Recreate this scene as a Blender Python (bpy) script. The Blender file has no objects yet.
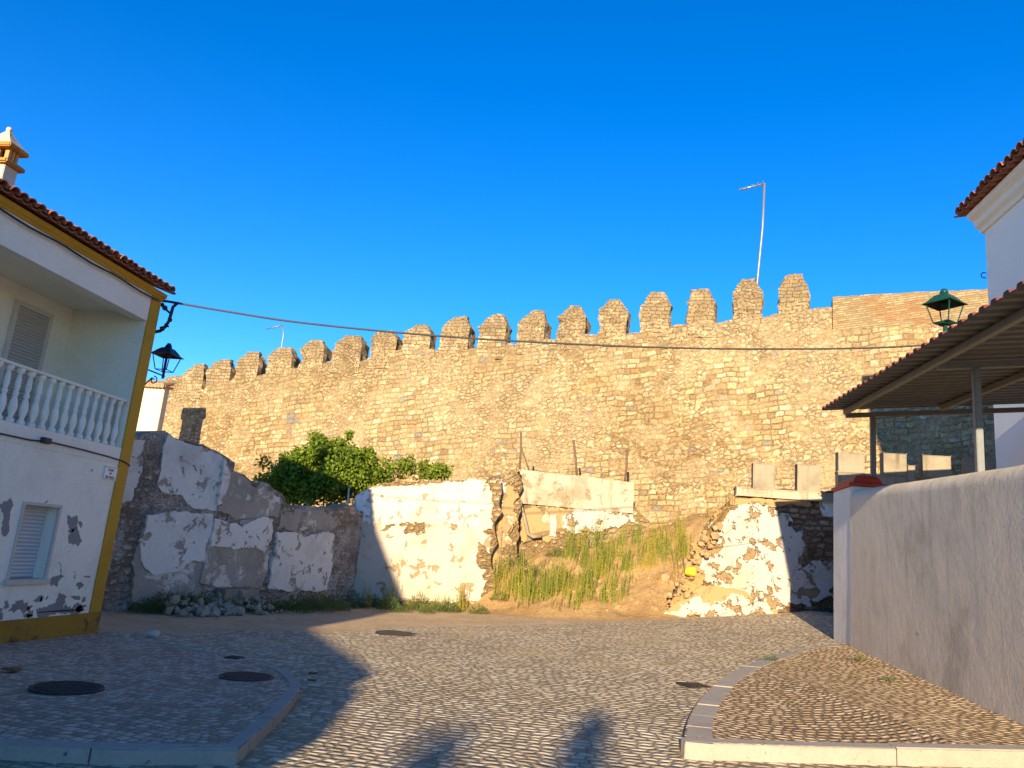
import bpy, bmesh, math, random
import numpy as np
from mathutils import Vector, Matrix, noise
random.seed(7)
S = bpy.context.scene
COL = S.collection

# ------------------------------------------------------------------ camera
F = 769.0
def nrm(v):
    v = np.array(v, float); return v/np.linalg.norm(v)
_Z = nrm((314, 3467, -F)); _Y = nrm((100, -179.6, -F)); _Y = nrm(_Y-_Z*(_Y@_Z)); _X = np.cross(_Y, _Z)
R = np.stack([_X, _Y, _Z], 1).T                 # camera -> world
EYE = np.array([0, 0, 1.75])
cd = bpy.data.cameras.new('camera'); cam = bpy.data.objects.new('camera', cd); COL.objects.link(cam)
m4 = Matrix.Identity(4)
for i in range(3):
    for j in range(3): m4[i][j] = R[i, j]
m4.translation = EYE
cam.matrix_world = m4
cd.sensor_width = 36; cd.lens = F/1024*36; cd.clip_start = .05; cd.clip_end = 6000
S.camera = cam

# ------------------------------------------------------------------ light
SUN_AZ, SUN_EL = math.radians(2.8), math.radians(12.9)      # direction the light travels to (from +Y towards +X), height
w = bpy.data.worlds.new('World'); S.world = w; w.use_nodes = True
wn = w.node_tree; bg = wn.nodes['Background']
sky = wn.nodes.new('ShaderNodeTexSky'); sky.sky_type = 'NISHITA'; sky.sun_disc = False
sky.sun_elevation = SUN_EL; sky.sun_rotation = math.pi+SUN_AZ
sky.air_density = 1.0; sky.dust_density = 0.0; sky.ozone_density = 3.0; sky.altitude = 2500
hsv = wn.nodes.new('ShaderNodeHueSaturation'); hsv.inputs['Saturation'].default_value = 1.3; hsv.inputs['Hue'].default_value = .51; hsv.inputs['Value'].default_value = .88
wn.links.new(sky.outputs[0], hsv.inputs['Color']); wn.links.new(hsv.outputs[0], bg.inputs['Color'])
bg.inputs['Strength'].default_value = 0.15
sl = bpy.data.lights.new('sun', 'SUN'); sl.energy = 4.5; sl.angle = math.radians(.55); sl.color = (1, .795, .52)
so = bpy.data.objects.new('sun', sl); COL.objects.link(so)
trav = Vector((math.sin(SUN_AZ)*math.cos(SUN_EL), math.cos(SUN_AZ)*math.cos(SUN_EL), -math.sin(SUN_EL)))
so.rotation_euler = trav.to_track_quat('-Z', 'Y').to_euler(); so.location = (-3, -40, 30)
S.view_settings.view_transform = 'Standard'; S.view_settings.look = 'None'
S.view_settings.exposure = 1.33; S.view_settings.gamma = 1; S.view_settings.use_curve_mapping = False

# ------------------------------------------------------------------ surveying helpers
def ray(px, py): return R@np.array([(px-512)/F, (384-py)/F, -1])
def at_pl(px, py, p0, n):
    d = ray(px, py); t = ((np.array(p0, float)-EYE)@np.array(n, float))/(d@np.array(n, float)); return EYE+t*d
def at_Y(px, py, y): return at_pl(px, py, (0, y, 0), (0, 1, 0))
def at_X(px, py, x): return at_pl(px, py, (x, 0, 0), (1, 0, 0))
def g(x, y):
    x = min(max(x, -8), 5); y = min(max(y, 0), 22); return y/20*(.36+.1*x+.006*x*x)
def at_g(px, py, off=0):
    z = 0.; d = ray(px, py)
    for _ in range(60):
        p = EYE+d*((z+off-1.75)/d[2]); z = .5*z+.5*g(p[0], p[1])
    return p
def ns(p, sc=1., seed=0.): return noise.noise(Vector((p[0]*sc+seed, p[1]*sc+seed*1.7, p[2]*sc-seed)))
def fbm(p, sc=1., seed=0., o=3, gn=.5): return sum(ns(p, sc*2**i, seed+i*9.1)*gn**i for i in range(o))
def interp(x, pts):
    if x <= pts[0][0]: return pts[0][1]
    for (a, b), (c, d) in zip(pts, pts[1:]):
        if x <= c: return b+(d-b)*(x-a)/max(c-a, 1e-6)
    return pts[-1][1]

# ------------------------------------------------------------------ node helpers
class NT:
    def __init__(s, name, rough=.85, spec=.25):
        s.m = bpy.data.materials.new(name); s.m.use_nodes = True; s.t = s.m.node_tree
        s.b = s.t.nodes['Principled BSDF']; s.b.inputs['Roughness'].default_value = rough
        s.b.inputs['Specular IOR Level'].default_value = spec
    def n(s, typ, ins={}, **pr):
        nd = s.t.nodes.new('ShaderNode'+typ)
        for k, v in pr.items(): setattr(nd, k, v)
        for k, v in ins.items():
            sk = nd.inputs[k]
            if hasattr(v, 'is_output'): s.t.links.new(v, sk)
            else: sk.default_value = v
        return nd
    def math(s, op, a, b=0., c=None, clamp=False):
        ins = {0: a, 1: b}
        if c is not None: ins[2] = c
        return s.n('Math', ins, operation=op, use_clamp=clamp).outputs[0]
    def mix(s, f, a, b, mode='MIX'):
        nd = s.t.nodes.new('ShaderNodeMix'); nd.data_type = 'RGBA'; nd.blend_type = mode
        for k, v in ((0, f), (6, a), (7, b)):
            if hasattr(v, 'is_output'): s.t.links.new(v, nd.inputs[k])
            else: nd.inputs[k].default_value = (*v, 1) if k and len(v) == 3 else v
        return nd.outputs[2]
    def fmix(s, f, a, b):
        return s.math('ADD', s.math('MULTIPLY', a, s.math('SUBTRACT', 1., f)), s.math('MULTIPLY', b, f))
    def rng(s, v, a, b, c=0., d=1., smooth=True):
        return s.n('MapRange', {'Value': v, 'From Min': a, 'From Max': b, 'To Min': c, 'To Max': d}, interpolation_type='SMOOTHSTEP' if smooth else 'LINEAR').outputs[0]
    def noise(s, vec, scale, detail=4., rough=.55, dist=0.):
        return s.n('TexNoise', {'Vector': vec, 'Scale': scale, 'Detail': detail, 'Roughness': rough, 'Distortion': dist})
    def ramp(s, f, stops):
        nd = s.n('ValToRGB', {'Fac': f}); e = nd.color_ramp.elements
        while len(e) < len(stops): e.new(.5)
        for el, (p, c) in zip(e, stops): el.position = p; el.color = (*c, 1)
        return nd.outputs[0]
    def uv(s): return s.n('UVMap', uv_map='uv').outputs[0]
    def pos(s): return s.n('NewGeometry').outputs['Position']
    def bump(s, h, dist=.02, strength=1., prev=None):
        ins = {'Height': h, 'Distance': dist, 'Strength': strength}
        if prev is not None: ins['Normal'] = prev
        return s.n('Bump', ins).outputs[0]
    def done(s, col=None, normal=None, rough=None):
        for k, v in (('Base Color', col), ('Normal', normal), ('Roughness', rough)):
            if v is None: continue
            if hasattr(v, 'is_output'): s.t.links.new(v, s.b.inputs[k])
            else: s.b.inputs[k].default_value = (*v, 1) if k == 'Base Color' else v
        return s.m

def courses(t, vec, cw, ch, wob, wsc=1.3, seed=0.):
    """distance to the nearest joint (m) and a random colour for each stone of coursed masonry"""
    nz = t.noise(vec, wsc, 3.).outputs['Color']
    dv = t.n('VectorMath', {0: nz, 1: (.5, .5, .5)}, operation='SUBTRACT').outputs[0]
    dv = t.n('VectorMath', {0: dv, 'Scale': wob}, operation='SCALE').outputs[0]
    p = t.n('VectorMath', {0: vec, 1: dv}, operation='ADD').outputs[0]
    sp = t.n('SeparateXYZ', {0: p}); u, v = sp.outputs[0], sp.outputs[1]
    vv = t.math('DIVIDE', v, ch); row = t.math('FLOOR', vv); fr = t.math('FRACT', vv)
    dr = t.math('MULTIPLY', t.math('MINIMUM', fr, t.math('SUBTRACT', 1., fr)), ch)
    wn_ = t.n('TexWhiteNoise', {'W': t.math('ADD', row, seed)}, noise_dimensions='1D').outputs['Value']
    W = t.math('ADD', t.math('DIVIDE', u, cw), t.math('MULTIPLY', wn_, 500.))
    vo = t.n('TexVoronoi', {'W': W, 'Scale': 1., 'Randomness': .75}, voronoi_dimensions='1D', feature='F1')
    ve = t.n('TexVoronoi', {'W': W, 'Scale': 1., 'Randomness': .75}, voronoi_dimensions='1D', feature='DISTANCE_TO_EDGE')
    dc = t.math('MULTIPLY', ve.outputs['Distance'], cw)
    return t.math('MINIMUM', dr, dc), vo.outputs['Color']
def rubble(t, vec, size, asp=1.5, wob=.1):
    nz = t.noise(vec, 4., 2.).outputs['Color']
    dv = t.n('VectorMath', {0: nz, 'Scale': wob}, operation='SCALE').outputs[0]
    p = t.n('VectorMath', {0: vec, 1: dv}, operation='ADD').outputs[0]
    p = t.n('VectorMath', {0: p, 1: (1/size/asp, 1/size, 1/size)}, operation='MULTIPLY').outputs[0]
    vo = t.n('TexVoronoi', {'Vector': p, 'Scale': 1.}, voronoi_dimensions='2D', feature='F1')
    ve = t.n('TexVoronoi', {'Vector': p, 'Scale': 1.}, voronoi_dimensions='2D', feature='DISTANCE_TO_EDGE')
    return t.math('MULTIPLY', ve.outputs['Distance'], size), vo.outputs['Color']

def stone_mat(name, ramp, mortar, cw=.42, ch=.27, rs=.2, mask=(.42, .58), wob=.22, joint=.035, top_dark=None, bump=.05, soft=0., lime=None):
    t = NT(name, .95, .1); uv = t.uv()
    d1, c1 = courses(t, uv, cw, ch, wob)
    d2, c2 = rubble(t, uv, rs)
    mk = t.rng(t.noise(uv, .33, 3.).outputs['Fac'], mask[0], mask[1])
    d = t.fmix(mk, d1, d2); c = t.mix(mk, c1, c2)
    sc = t.n('SeparateColor', {0: c})
    fine = t.noise(uv, 14., 5., .65).outputs['Fac']
    col = t.ramp(sc.outputs[0], ramp)
    col = t.mix(.55, col, t.ramp(sc.outputs[1], [(0, (.55, .55, .55)), (1, (1.3, 1.3, 1.3))]), 'MULTIPLY')
    col = t.mix(t.rng(sc.outputs[2], .94, .97), col, (.2, .19, .17))           # the odd grey stone
    col = t.mix(.7, col, t.ramp(fine, [(.25, (.5, .48, .45)), (.6, (1.15, 1.15, 1.15))]), 'MULTIPLY')
    dd = t.math('ADD', d, t.math('MULTIPLY', t.math('SUBTRACT', fine, .5), .07))
    jm = t.rng(dd, .004, joint)
    if soft:                                                     # joints filled flush with mortar over much of the wall
        fl = t.rng(t.noise(uv, 1.1, 5., .65).outputs['Fac'], .4, .62)
        jm = t.math('MAXIMUM', jm, t.math('MULTIPLY', fl, soft+.3))
    big = t.noise(uv, .25, 5., .6).outputs['Fac']
    # patches where old lime mortar is smeared over the joints
    smear = t.rng(t.noise(uv, .7, 4.).outputs['Fac'], .5, .62)
    mcol = t.mix(smear, mortar[0], mortar[1])
    col = t.mix(jm, mcol, col); col = t.mix(t.math('MULTIPLY', smear, .5), col, mcol)
    col = t.mix(t.math('MULTIPLY', t.rng(t.noise(uv, 5., 5., .7).outputs['Fac'], .55, .7), .45), col, mortar[0])
    col = t.mix(.6, col, t.ramp(big, [(.3, (.66, .62, .56)), (.62, (1.12, 1.1, 1.08))]), 'MULTIPLY')
    if top_dark:
        lich = t.rng(t.math('ADD', t.noise(uv, 2.2, 5., .7).outputs['Fac'], t.math('MULTIPLY', t.rng(t.n('SeparateXYZ', {0: uv}).outputs[1], top_dark[0], top_dark[1]), .16)), .52, .68)
        col = t.mix(t.math('MULTIPLY', lich, .75), col, top_dark[2])
    if soft:                                                     # dark spots painted as the shade of small holes, and dark runs
        hole_shade = t.rng(t.noise(uv, 3.6, 3., .7).outputs['Fac'], .68, .73)
        col = t.mix(t.math('MULTIPLY', hole_shade, .6), col, (.13, .09, .05))
        run = t.noise(t.n('VectorMath', {0: uv, 1: (1.6, .22, 1.)}, operation='MULTIPLY').outputs[0], 1., 5., .65).outputs['Fac']
        col = t.mix(t.math('MULTIPLY', t.rng(run, .54, .72), .35), col, (.24, .175, .1))
        col = t.mix(t.math('MULTIPLY', t.rng(t.noise(uv, .16, 3.).outputs['Fac'], .48, .62), .25), col, (.46, .36, .22))
        sp3 = t.noise(uv, 9., 6., .75).outputs['Fac']; col = t.mix(.8, col, t.ramp(sp3, [(.36, (.62, .58, .52)), (.5, (1, 1, 1)), (.64, (1.28, 1.25, 1.18))]), 'MULTIPLY')
    if lime:
        lm = t.rng(t.noise(uv, 1.25, 8., .7).outputs['Fac'], *lime[1])
        col = t.mix(t.math('MULTIPLY', lm, .85), col, t.mix(fine, [c*.8 for c in lime[0]], lime[0]))
    h = t.math('ADD', t.math('MULTIPLY', jm, .8), t.math('MULTIPLY', fine, .45))
    h = t.math('ADD', h, t.math('MULTIPLY', sc.outputs[1], .3))
    return t.done(col, t.bump(h, bump))

GOLD = [(0, (.24, .165, .08)), (.2, (.32, .225, .11)), (.45, (.385, .28, .14)), (.7, (.43, .325, .175)), (.86, (.5, .41, .265)), (1, (.38, .215, .085))]
M = {}
M['castle'] = stone_mat('castle_stone', GOLD, ((.285, .205, .115), (.41, .31, .18)), .31, .19, .135, wob=.32, joint=.026, soft=.36, top_dark=(-1.6, .3, (.22, .165, .09)))
M['merlon'] = stone_mat('merlon_stone', [(0, (.26, .19, .1)), (.5, (.385, .29, .16)), (1, (.47, .37, .23))], ((.23, .165, .085), (.33, .24, .13)), .26, .14, .11, mask=(.35, .65), top_dark=(-.4, .9, (.21, .155, .085)), joint=.014)
M['ruin_stone'] = stone_mat('ruin_stone', [(0, (.26, .225, .165)), (.4, (.4, .36, .27)), (.75, (.47, .41, .33)), (1, (.56, .51, .44))], ((.27, .23, .19), (.48, .42, .35)), .3, .16, .12, mask=(.3, .55), wob=.3, bump=.08, joint=.05, lime=((.6, .58, .5), (.49, .58)))
M['tan_stone'] = stone_mat('earthy_stone', [(0, (.26, .18, .085)), (.5, (.37, .275, .15)), (1, (.48, .39, .26))], ((.27, .18, .085), (.42, .31, .17)), .3, .17, .13, mask=(.3, .55), wob=.3, bump=.08, joint=.05)
M['dark_stone'] = stone_mat('dark_stone', [(0, (.15, .09, .05)), (.5, (.26, .165, .095)), (1, (.36, .27, .18))], ((.18, .12, .07), (.34, .24, .14)), .26, .15, .12, bump=.06)

def brick_mat():
    t = NT('thin_brick', .95, .1); uv = t.uv()
    d, c = courses(t, uv, .3, .075, .02)
    f = t.noise(uv, 9., 4.).outputs['Fac']; sc = t.n('SeparateColor', {0: c})
    redm = t.rng(t.noise(uv, .55, 2.).outputs['Fac'], .56, .61)
    brick = t.ramp(sc.outputs[0], [(0, (.27, .14, .06)), (.6, (.36, .2, .095)), (1, (.42, .29, .15))])
    plain = t.ramp(sc.outputs[0], [(0, (.25, .175, .09)), (1, (.4, .3, .165))])
    col = t.mix(redm, plain, brick)
    jm = t.rng(t.math('ADD', d, t.math('MULTIPLY', t.math('SUBTRACT', f, .5), .03)), .004, .02)
    col = t.mix(jm, (.34, .25, .13), col); col = t.mix(.6, col, t.ramp(f, [(.3, (.6, .6, .6)), (.6, (1.1, 1.1, 1.1))]), 'MULTIPLY')
    return t.done(col, t.bump(jm, .03))
M['brick'] = brick_mat()

def plaster(name, base, stain=(.5, .46, .4), under=None, under_lim=(.66, .7), rough=.9, bump=.01, stain_amt=.5, streak=0., bsc=3., usc=2.):
    t = NT(name, rough, .2); p = t.pos()
    n1 = t.noise(p, .9, 6., .65).outputs['Fac']; n2 = t.noise(p, bsc, 6., .7).outputs['Fac']; n3 = t.noise(p, 30., 4., .6).outputs['Fac']
    col = t.mix(t.math('MULTIPLY', t.rng(n1, .45, .72), stain_amt), base, stain)
    col = t.mix(.35, col, t.ramp(n3, [(.3, (.75, .74, .72)), (.55, (1.05, 1.05, 1.05))]), 'MULTIPLY')
    if streak:
        ps = t.n('VectorMath', {0: p, 1: (5., 5., .5)}, operation='MULTIPLY').outputs[0]
        st = t.noise(ps, 1., 5., .65).outputs['Fac']
        col = t.mix(t.math('MULTIPLY', t.rng(st, .5, .75), streak), col, stain)
    h = t.math('ADD', t.math('MULTIPLY', n2, 1.2), t.math('MULTIPLY', n3, .25))
    if under:
        n4 = t.noise(p, usc, 8., .68, .3).outputs['Fac']; u = t.rng(n4, *under_lim)
        uc = t.mix(n3, [c*.7 for c in under], [min(1, c*1.3) for c in under])
        col = t.mix(u, col, uc); h = t.math('SUBTRACT', h, t.math('MULTIPLY', u, .8))
    return t.done(col, t.bump(h, bump))
M['house_white'] = plaster('house_white_paint', (.83, .78, .64), (.52, .47, .37), (.27, .23, .19), (.66, .69), stain_amt=.4, bump=.008, streak=.25)
M['beam_white'] = plaster('smooth_white_paint', (.8, .76, .64), (.62, .57, .46), stain_amt=.35, bump=.003)
M['loggia'] = plaster('balcony_white_paint', (.78, .73, .57), (.57, .51, .37), stain_amt=.35, bump=.004)
M['right_white'] = plaster('right_house_white', (.8, .79, .7), (.7, .68, .6), stain_amt=.2, bump=.003)
M['yellow'] = plaster('ochre_paint', (.52, .29, .035), (.33, .17, .02), (.5, .36, .16), (.7, .73), stain_amt=.5, bump=.006)
M['plinth'] = plaster('worn_ochre_paint', (.36, .2, .03), (.16, .09, .03), (.12, .08, .04), (.56, .66), stain_amt=.7, bump=.015)
M['wall_white'] = plaster('garden_wall_whitewash', (.7, .6, .43), (.42, .355, .25), (.27, .22, .155), (.67, .74), stain_amt=.75, bump=.006, streak=.5, bsc=7.)
M['pillar_white'] = plaster('pillar_whitewash', (.78, .73, .6), (.55, .5, .4), stain_amt=.4, bump=.01)
M['ruin_white'] = plaster('ruin_blue_white_plaster', (.7, .69, .61), (.42, .39, .32), (.36, .31, .25), (.56, .61), stain_amt=.6, bump=.02, usc=2.6)
M['ruin_cream'] = plaster('ruin_cream_plaster', (.52, .45, .34), (.38, .285, .17), (.33, .23, .125), (.57, .62), stain_amt=.7, bump=.02, usc=2.2)
M['ruin_mixed'] = plaster('ruin_stained_plaster', (.36, .33, .265), (.21, .19, .15), (.62, .6, .52), (.5, .6), stain_amt=.8, bump=.025, usc=1.5, bsc=4.)
M['ruin_pure'] = plaster('ruin_bright_limewash', (.57, .51, .41), (.41, .32, .2), (.36, .27, .15), (.57, .61), stain_amt=.8, bump=.015, usc=2.4)
M['ruin_render'] = plaster('ruin_grey_render', (.38, .33, .27), (.22, .185, .15), (.6, .56, .5), (.52, .6), stain_amt=.8, bump=.03, usc=2.6)
M['flaky'] = plaster('flaking_limewash', (.5, .45, .37), (.36, .28, .17), (.27, .18, .09), (.53, .565), stain_amt=.6, bump=.05, usc=3.1)
M['apron'] = plaster('ochre_render', (.38, .25, .115), (.28, .18, .08), (.46, .37, .24), (.56, .64), stain_amt=.5, bump=.03)
M['concrete'] = plaster('weathered_concrete', (.3, .255, .18), (.11, .09, .065), stain_amt=.6, bump=.012, streak=.9)
M['parapet_white'] = plaster('stained_parapet_plaster', (.44, .375, .27), (.2, .145, .08), (.3, .22, .12), (.56, .63), stain_amt=.7, bump=.02, streak=.9)
M['peel'] = plaster('bare_grey_render', (.27, .25, .23), (.15, .14, .13), stain_amt=.7, bump=.02)
M['tower_white'] = plaster('old_whitewash', (.56, .5, .39), (.4, .33, .22), (.45, .33, .18), (.62, .68), stain_amt=.5, bump=.01)

def flat(name, col, rough=.6, metal=0., var=.25, sc=8., spec=.3):
    t = NT(name, rough, spec); t.b.inputs['Metallic'].default_value = metal
    n = t.noise(t.pos(), sc, 5., .65).outputs['Fac']
    c = t.mix(n, [x*(1-var) for x in col], [min(1, x*(1+var)) for x in col])
    return t.done(c, t.bump(n, .002))
M['tile'] = flat('terracotta_tile', (.33, .12, .06), .85, var=.6, sc=5.)
M['tile_old'] = flat('old_terracotta', (.42, .25, .13), .9, var=.5, sc=4.)
M['chimney_ochre'] = plaster('chimney_ochre_paint', (.46, .24, .05), (.24, .1, .03), (.5, .3, .14), (.6, .66), stain_amt=.7, bump=.01, bsc=9., usc=7.)
M['chimney_cap'] = plaster('chimney_cap_render', (.5, .42, .3), (.34, .24, .14), (.42, .2, .08), (.6, .66), stain_amt=.6, bump=.015, usc=8.)
M['terracotta'] = flat('chimney_terracotta', (.5, .24, .09), .85, var=.35, sc=9.)
M['red_paint'] = flat('red_painted_cap', (.45, .045, .02), .6, var=.2)
M['shutter'] = flat('shutter_plastic', (.62, .6, .58), .5, var=.06)
M['shutter_tan'] = flat('shutter_beige', (.46, .41, .34), .55, var=.08)
M['frame'] = flat('window_stone_frame', (.55, .5, .42), .7, var=.15)
M['black_iron'] = flat('black_iron', (.02, .022, .03), .45, .3)
M['green_iron'] = flat('green_iron', (.012, .07, .045), .35, .2)
M['cable'] = flat('black_cable', (.03, .03, .03), .6)
M['cable_grey'] = flat('grey_cable', (.055, .05, .045), .6)
M['galv'] = flat('galvanised_steel', (.3, .3, .29), .5, .6)
M['post_paint'] = flat('grey_post_paint', (.16, .17, .17), .5, .3)
M['beam_steel'] = flat('beam_steel', (.19, .175, .15), .6, .2)
M['sheet'] = flat('grey_corrugated_sheet', (.085, .09, .1), .5, .3, var=.2, sc=2.)
M['sheet_red'] = flat('red_corrugated_sheet', (.17, .045, .035), .6, .1)
M['rust'] = flat('rusty_steel', (.16, .1, .06), .8, .2)
M['iron_cover'] = flat('cast_iron_cover', (.035, .03, .028), .6, .3, var=.4, sc=40.)
M['sign'] = flat('white_tile', (.75, .75, .73), .3, var=.03)
M['ink'] = flat('black_lettering', (.02, .02, .02), .5)
M['void_shade'] = flat('interior_shade', (.02, .018, .015), .95)  # near-black colour standing in for the shade inside hollow parts
M['yellow_stone'] = flat('yellow_painted_stone', (.75, .52, .03), .7, var=.2, sc=14.)
M['stone'] = flat('rubble_stone', (.3, .26, .19), .95, var=.45, sc=6.)
M['tan_rock'] = flat('tan_rubble_stone', (.36, .245, .12), .95, var=.45, sc=6.)
M['white_stone'] = flat('whitewashed_stone', (.55, .5, .42), .9, var=.15)
M['bark'] = flat('bark', (.16, .12, .08), .95, var=.4, sc=14.)
M['dry'] = flat('dry_leaf', (.2, .1, .04), .9, var=.3)
M['granite'] = plaster('granite_kerb', (.36, .315, .25), (.23, .2, .16), (.2, .19, .17), (.64, .72), stain_amt=.5, bump=.01, usc=9.)
M['joint'] = flat('kerb_joint', (.1, .08, .06), .95)
def glass():
    t = NT('lantern_glass', .08, .5); t.b.inputs['Transmission Weight'].default_value = 1; t.b.inputs['IOR'].default_value = 1.02
    return t.done((.95, .97, .95))
M['glass'] = glass()
def leaf(name, a, b, trans=.35):
    t = NT(name, .55, .25)
    oi = t.n('NewGeometry').outputs['Random Per Island']
    col = t.mix(oi, a, b); orn = t.n('ObjectInfo').outputs['Random']
    col = t.mix(.8, col, t.ramp(orn, [(0, (.7, .85, .7)), (.5, (1, 1, 1)), (1, (1.45, 1.15, .9))]), 'MULTIPLY')
    n = t.noise(t.pos(), 1.5, 2.).outputs['Fac']
    col = t.mix(.5, col, t.ramp(n, [(.3, (.6, .65, .6)), (.7, (1.25, 1.2, 1.1))]), 'MULTIPLY')
    t.done(col)
    tr = t.n('BsdfTranslucent', {'Color': col}); mx = t.n('MixShader', {0: trans, 1: t.b.outputs[0], 2: tr.outputs[0]})
    t.t.links.new(mx.outputs[0], t.t.nodes['Material Output'].inputs[0])
    return t.m
M['fig'] = leaf('fig_leaf', (.08, .15, .015), (.33, .38, .04), .4)
M['weed'] = leaf('weed_leaf', (.24, .27, .04), (.42, .4, .09), .35)
M['weed_dry'] = leaf('dry_weed', (.3, .22, .09), (.42, .33, .14), .3)
M['low_weed'] = leaf('low_weed_leaf', (.07, .12, .035), (.17, .2, .07), .3)

def cobble(name, cw, ch, ramp, joint, wob=.12, arcs=None, bump=.03, jw=.018, sand=.3, sandcol=(.4, .3, .18)):
    t = NT(name, .92, .12); p = t.pos(); sp = t.n('SeparateXYZ', {0: p}); x, y = sp.outputs[0], sp.outputs[1]
    if arcs:
        # fan laying: rows follow overlapping arcs across the walk
        per, amp = arcs
        ph = t.math('DIVIDE', t.math('ADD', x, t.math('MULTIPLY', y, .25)), per)
        tri = t.math('SUBTRACT', t.math('FRACT', ph), .5)
        y = t.math('ADD', y, t.math('MULTIPLY', t.math('MULTIPLY', tri, tri), -amp*4))
    else:
        y2 = t.math('ADD', y, t.math('MULTIPLY', x, .12)); x = t.math('SUBTRACT', x, t.math('MULTIPLY', y, .12)); y = y2
    vec = t.n('CombineXYZ', {0: x, 1: y, 2: 0.}).outputs[0]
    d, c = courses(t, vec, cw, ch, wob, 1.1)
    sc = t.n('SeparateColor', {0: c})
    f = t.noise(p, 45., 4., .6).outputs['Fac']; big = t.noise(p, .5, 5., .6).outputs['Fac']
    col = t.ramp(sc.outputs[0], ramp)
    col = t.mix(.5, col, t.ramp(f, [(.3, (.65, .65, .65)), (.6, (1.15, 1.15, 1.15))]), 'MULTIPLY')
    dd = t.math('ADD', d, t.math('MULTIPLY', t.math('SUBTRACT', f, .5), .012))
    jm = t.rng(dd, .002, jw)
    col = t.mix(jm, joint, col)  # sandy joints, coloured darker to stand in for shadow between cobbles
    col = t.mix(t.math('MULTIPLY', t.rng(big, .5, .7), sand), col, sandcol)
    col = t.mix(.5, col, t.ramp(t.noise(p, .23, 3.).outputs['Fac'], [(.35, (.75, .74, .72)), (.65, (1.1, 1.1, 1.1))]), 'MULTIPLY')
    dome = t.rng(d, 0., .045)
    h = t.math('ADD', t.math('MULTIPLY', dome, 1.), t.math('MULTIPLY', f, .18))
    h = t.math('ADD', h, t.math('MULTIPLY', sc.outputs[1], .35))
    return t.done(col, t.bump(h, bump))
M['road'] = cobble('granite_setts', .135, .105, [(0, (.33, .265, .165)), (.5, (.52, .425, .27)), (1, (.68, .575, .39))], (.26, .2, .13), wob=.3, bump=.02, sand=.6, sandcol=(.52, .4, .22))
M['pave_l'] = cobble('pink_grey_cobbles', .1, .095, [(0, (.36, .26, .175)), (.5, (.52, .395, .28)), (1, (.64, .51, .38))], (.24, .18, .11), wob=.3, arcs=None, bump=.02, jw=.014, sand=.15)
M['pave_r'] = cobble('limestone_cobbles', .11, .1, [(0, (.36, .25, .13)), (.5, (.54, .39, .22)), (1, (.66, .51, .31))], (.2, .125, .06), wob=.2, arcs=(2.6, .5), bump=.022, jw=.016, sand=.15)
def dirt(name, a, b, c):
    t = NT(name, .97, .1); p = t.pos()
    n1 = t.noise(p, .8, 6., .65).outputs['Fac']; n2 = t.noise(p, 12., 6., .7).outputs['Fac']
    col = t.mix(t.rng(n1, .35, .65), a, b); col = t.mix(t.rng(n2, .52, .68), col, c)
    vo = t.n('TexVoronoi', {'Vector': p, 'Scale': 22.}, feature='F1')
    peb = t.rng(vo.outputs['Distance'], .12, .3, 1., 0.)
    col = t.mix(t.math('MULTIPLY', peb, .35), col, (.5, .42, .3))
    n5 = t.noise(p, 3.2, 7., .72).outputs['Fac']; col = t.mix(t.math('MULTIPLY', t.rng(n5, .53, .66), .6), col, [x_*.6 for x_ in a])
    h = t.math('ADD', n2, t.math('MULTIPLY', peb, .5)); h = t.math('ADD', h, n5); h = t.math('ADD', h, n1)
    return t.done(col, t.bump(h, .04))
M['dirt'] = dirt('sandy_dirt', (.58, .43, .25), (.5, .36, .2), (.4, .29, .17))
M['mound'] = dirt('earth_bank', (.41, .265, .115), (.34, .21, .085), (.25, .165, .075))

# ------------------------------------------------------------------ object helpers
def link(name, me, mat, parent=None, smooth=False):
    if mat is not None:
        for m_ in (mat if isinstance(mat, (list, tuple)) else [mat]): me.materials.append(m_)
    if smooth:
        for p in me.polygons: p.use_smooth = True
    o = bpy.data.objects.new(name, me); COL.objects.link(o)
    if parent: o.parent = parent
    return o
def boxuv(me):
    if 'uv' in me.uv_layers: return
    l = me.uv_layers.new(name='uv'); co = me.vertices
    for p in me.polygons:
        n = p.normal
        for li in p.loop_indices:
            v = co[me.loops[li].vertex_index].co
            if abs(n.z) > .75: l.data[li].uv = (v.x, v.y)
            elif abs(n.y) >= abs(n.x): l.data[li].uv = (v.x, v.z)
            else: l.data[li].uv = (v.y+40.3, v.z)
def mk(name, V, Fc, mat, parent=None, smooth=False):
    me = bpy.data.meshes.new(name); me.from_pydata([tuple(map(float, v)) for v in V], [], Fc); me.update(); boxuv(me)
    return link(name, me, mat, parent, smooth)
def bmobj(name, bm, mat, parent=None, smooth=False):
    bmesh.ops.recalc_face_normals(bm, faces=bm.faces)
    me = bpy.data.meshes.new(name); bm.to_mesh(me); bm.free(); boxuv(me)
    return link(name, me, mat, parent, smooth)
def add_box(bm, x0, x1, y0, y1, z0, z1, bev=0.):
    r = bmesh.ops.create_cube(bm, size=1.)
    for v in r['verts']:
        v.co = Vector(((x0+x1)/2+v.co.x*(x1-x0), (y0+y1)/2+v.co.y*(y1-y0), (z0+z1)/2+v.co.z*(z1-z0)))
    if bev:
        es = list({e for v in r['verts'] for e in v.link_edges}); bmesh.ops.bevel(bm, geom=es, offset=bev, segments=2, affect='EDGES')
def box(name, x0, x1, y0, y1, z0, z1, mat, parent=None, bev=0.):
    bm = bmesh.new(); add_box(bm, x0, x1, y0, y1, z0, z1, bev); return bmobj(name, bm, mat, parent)
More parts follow.
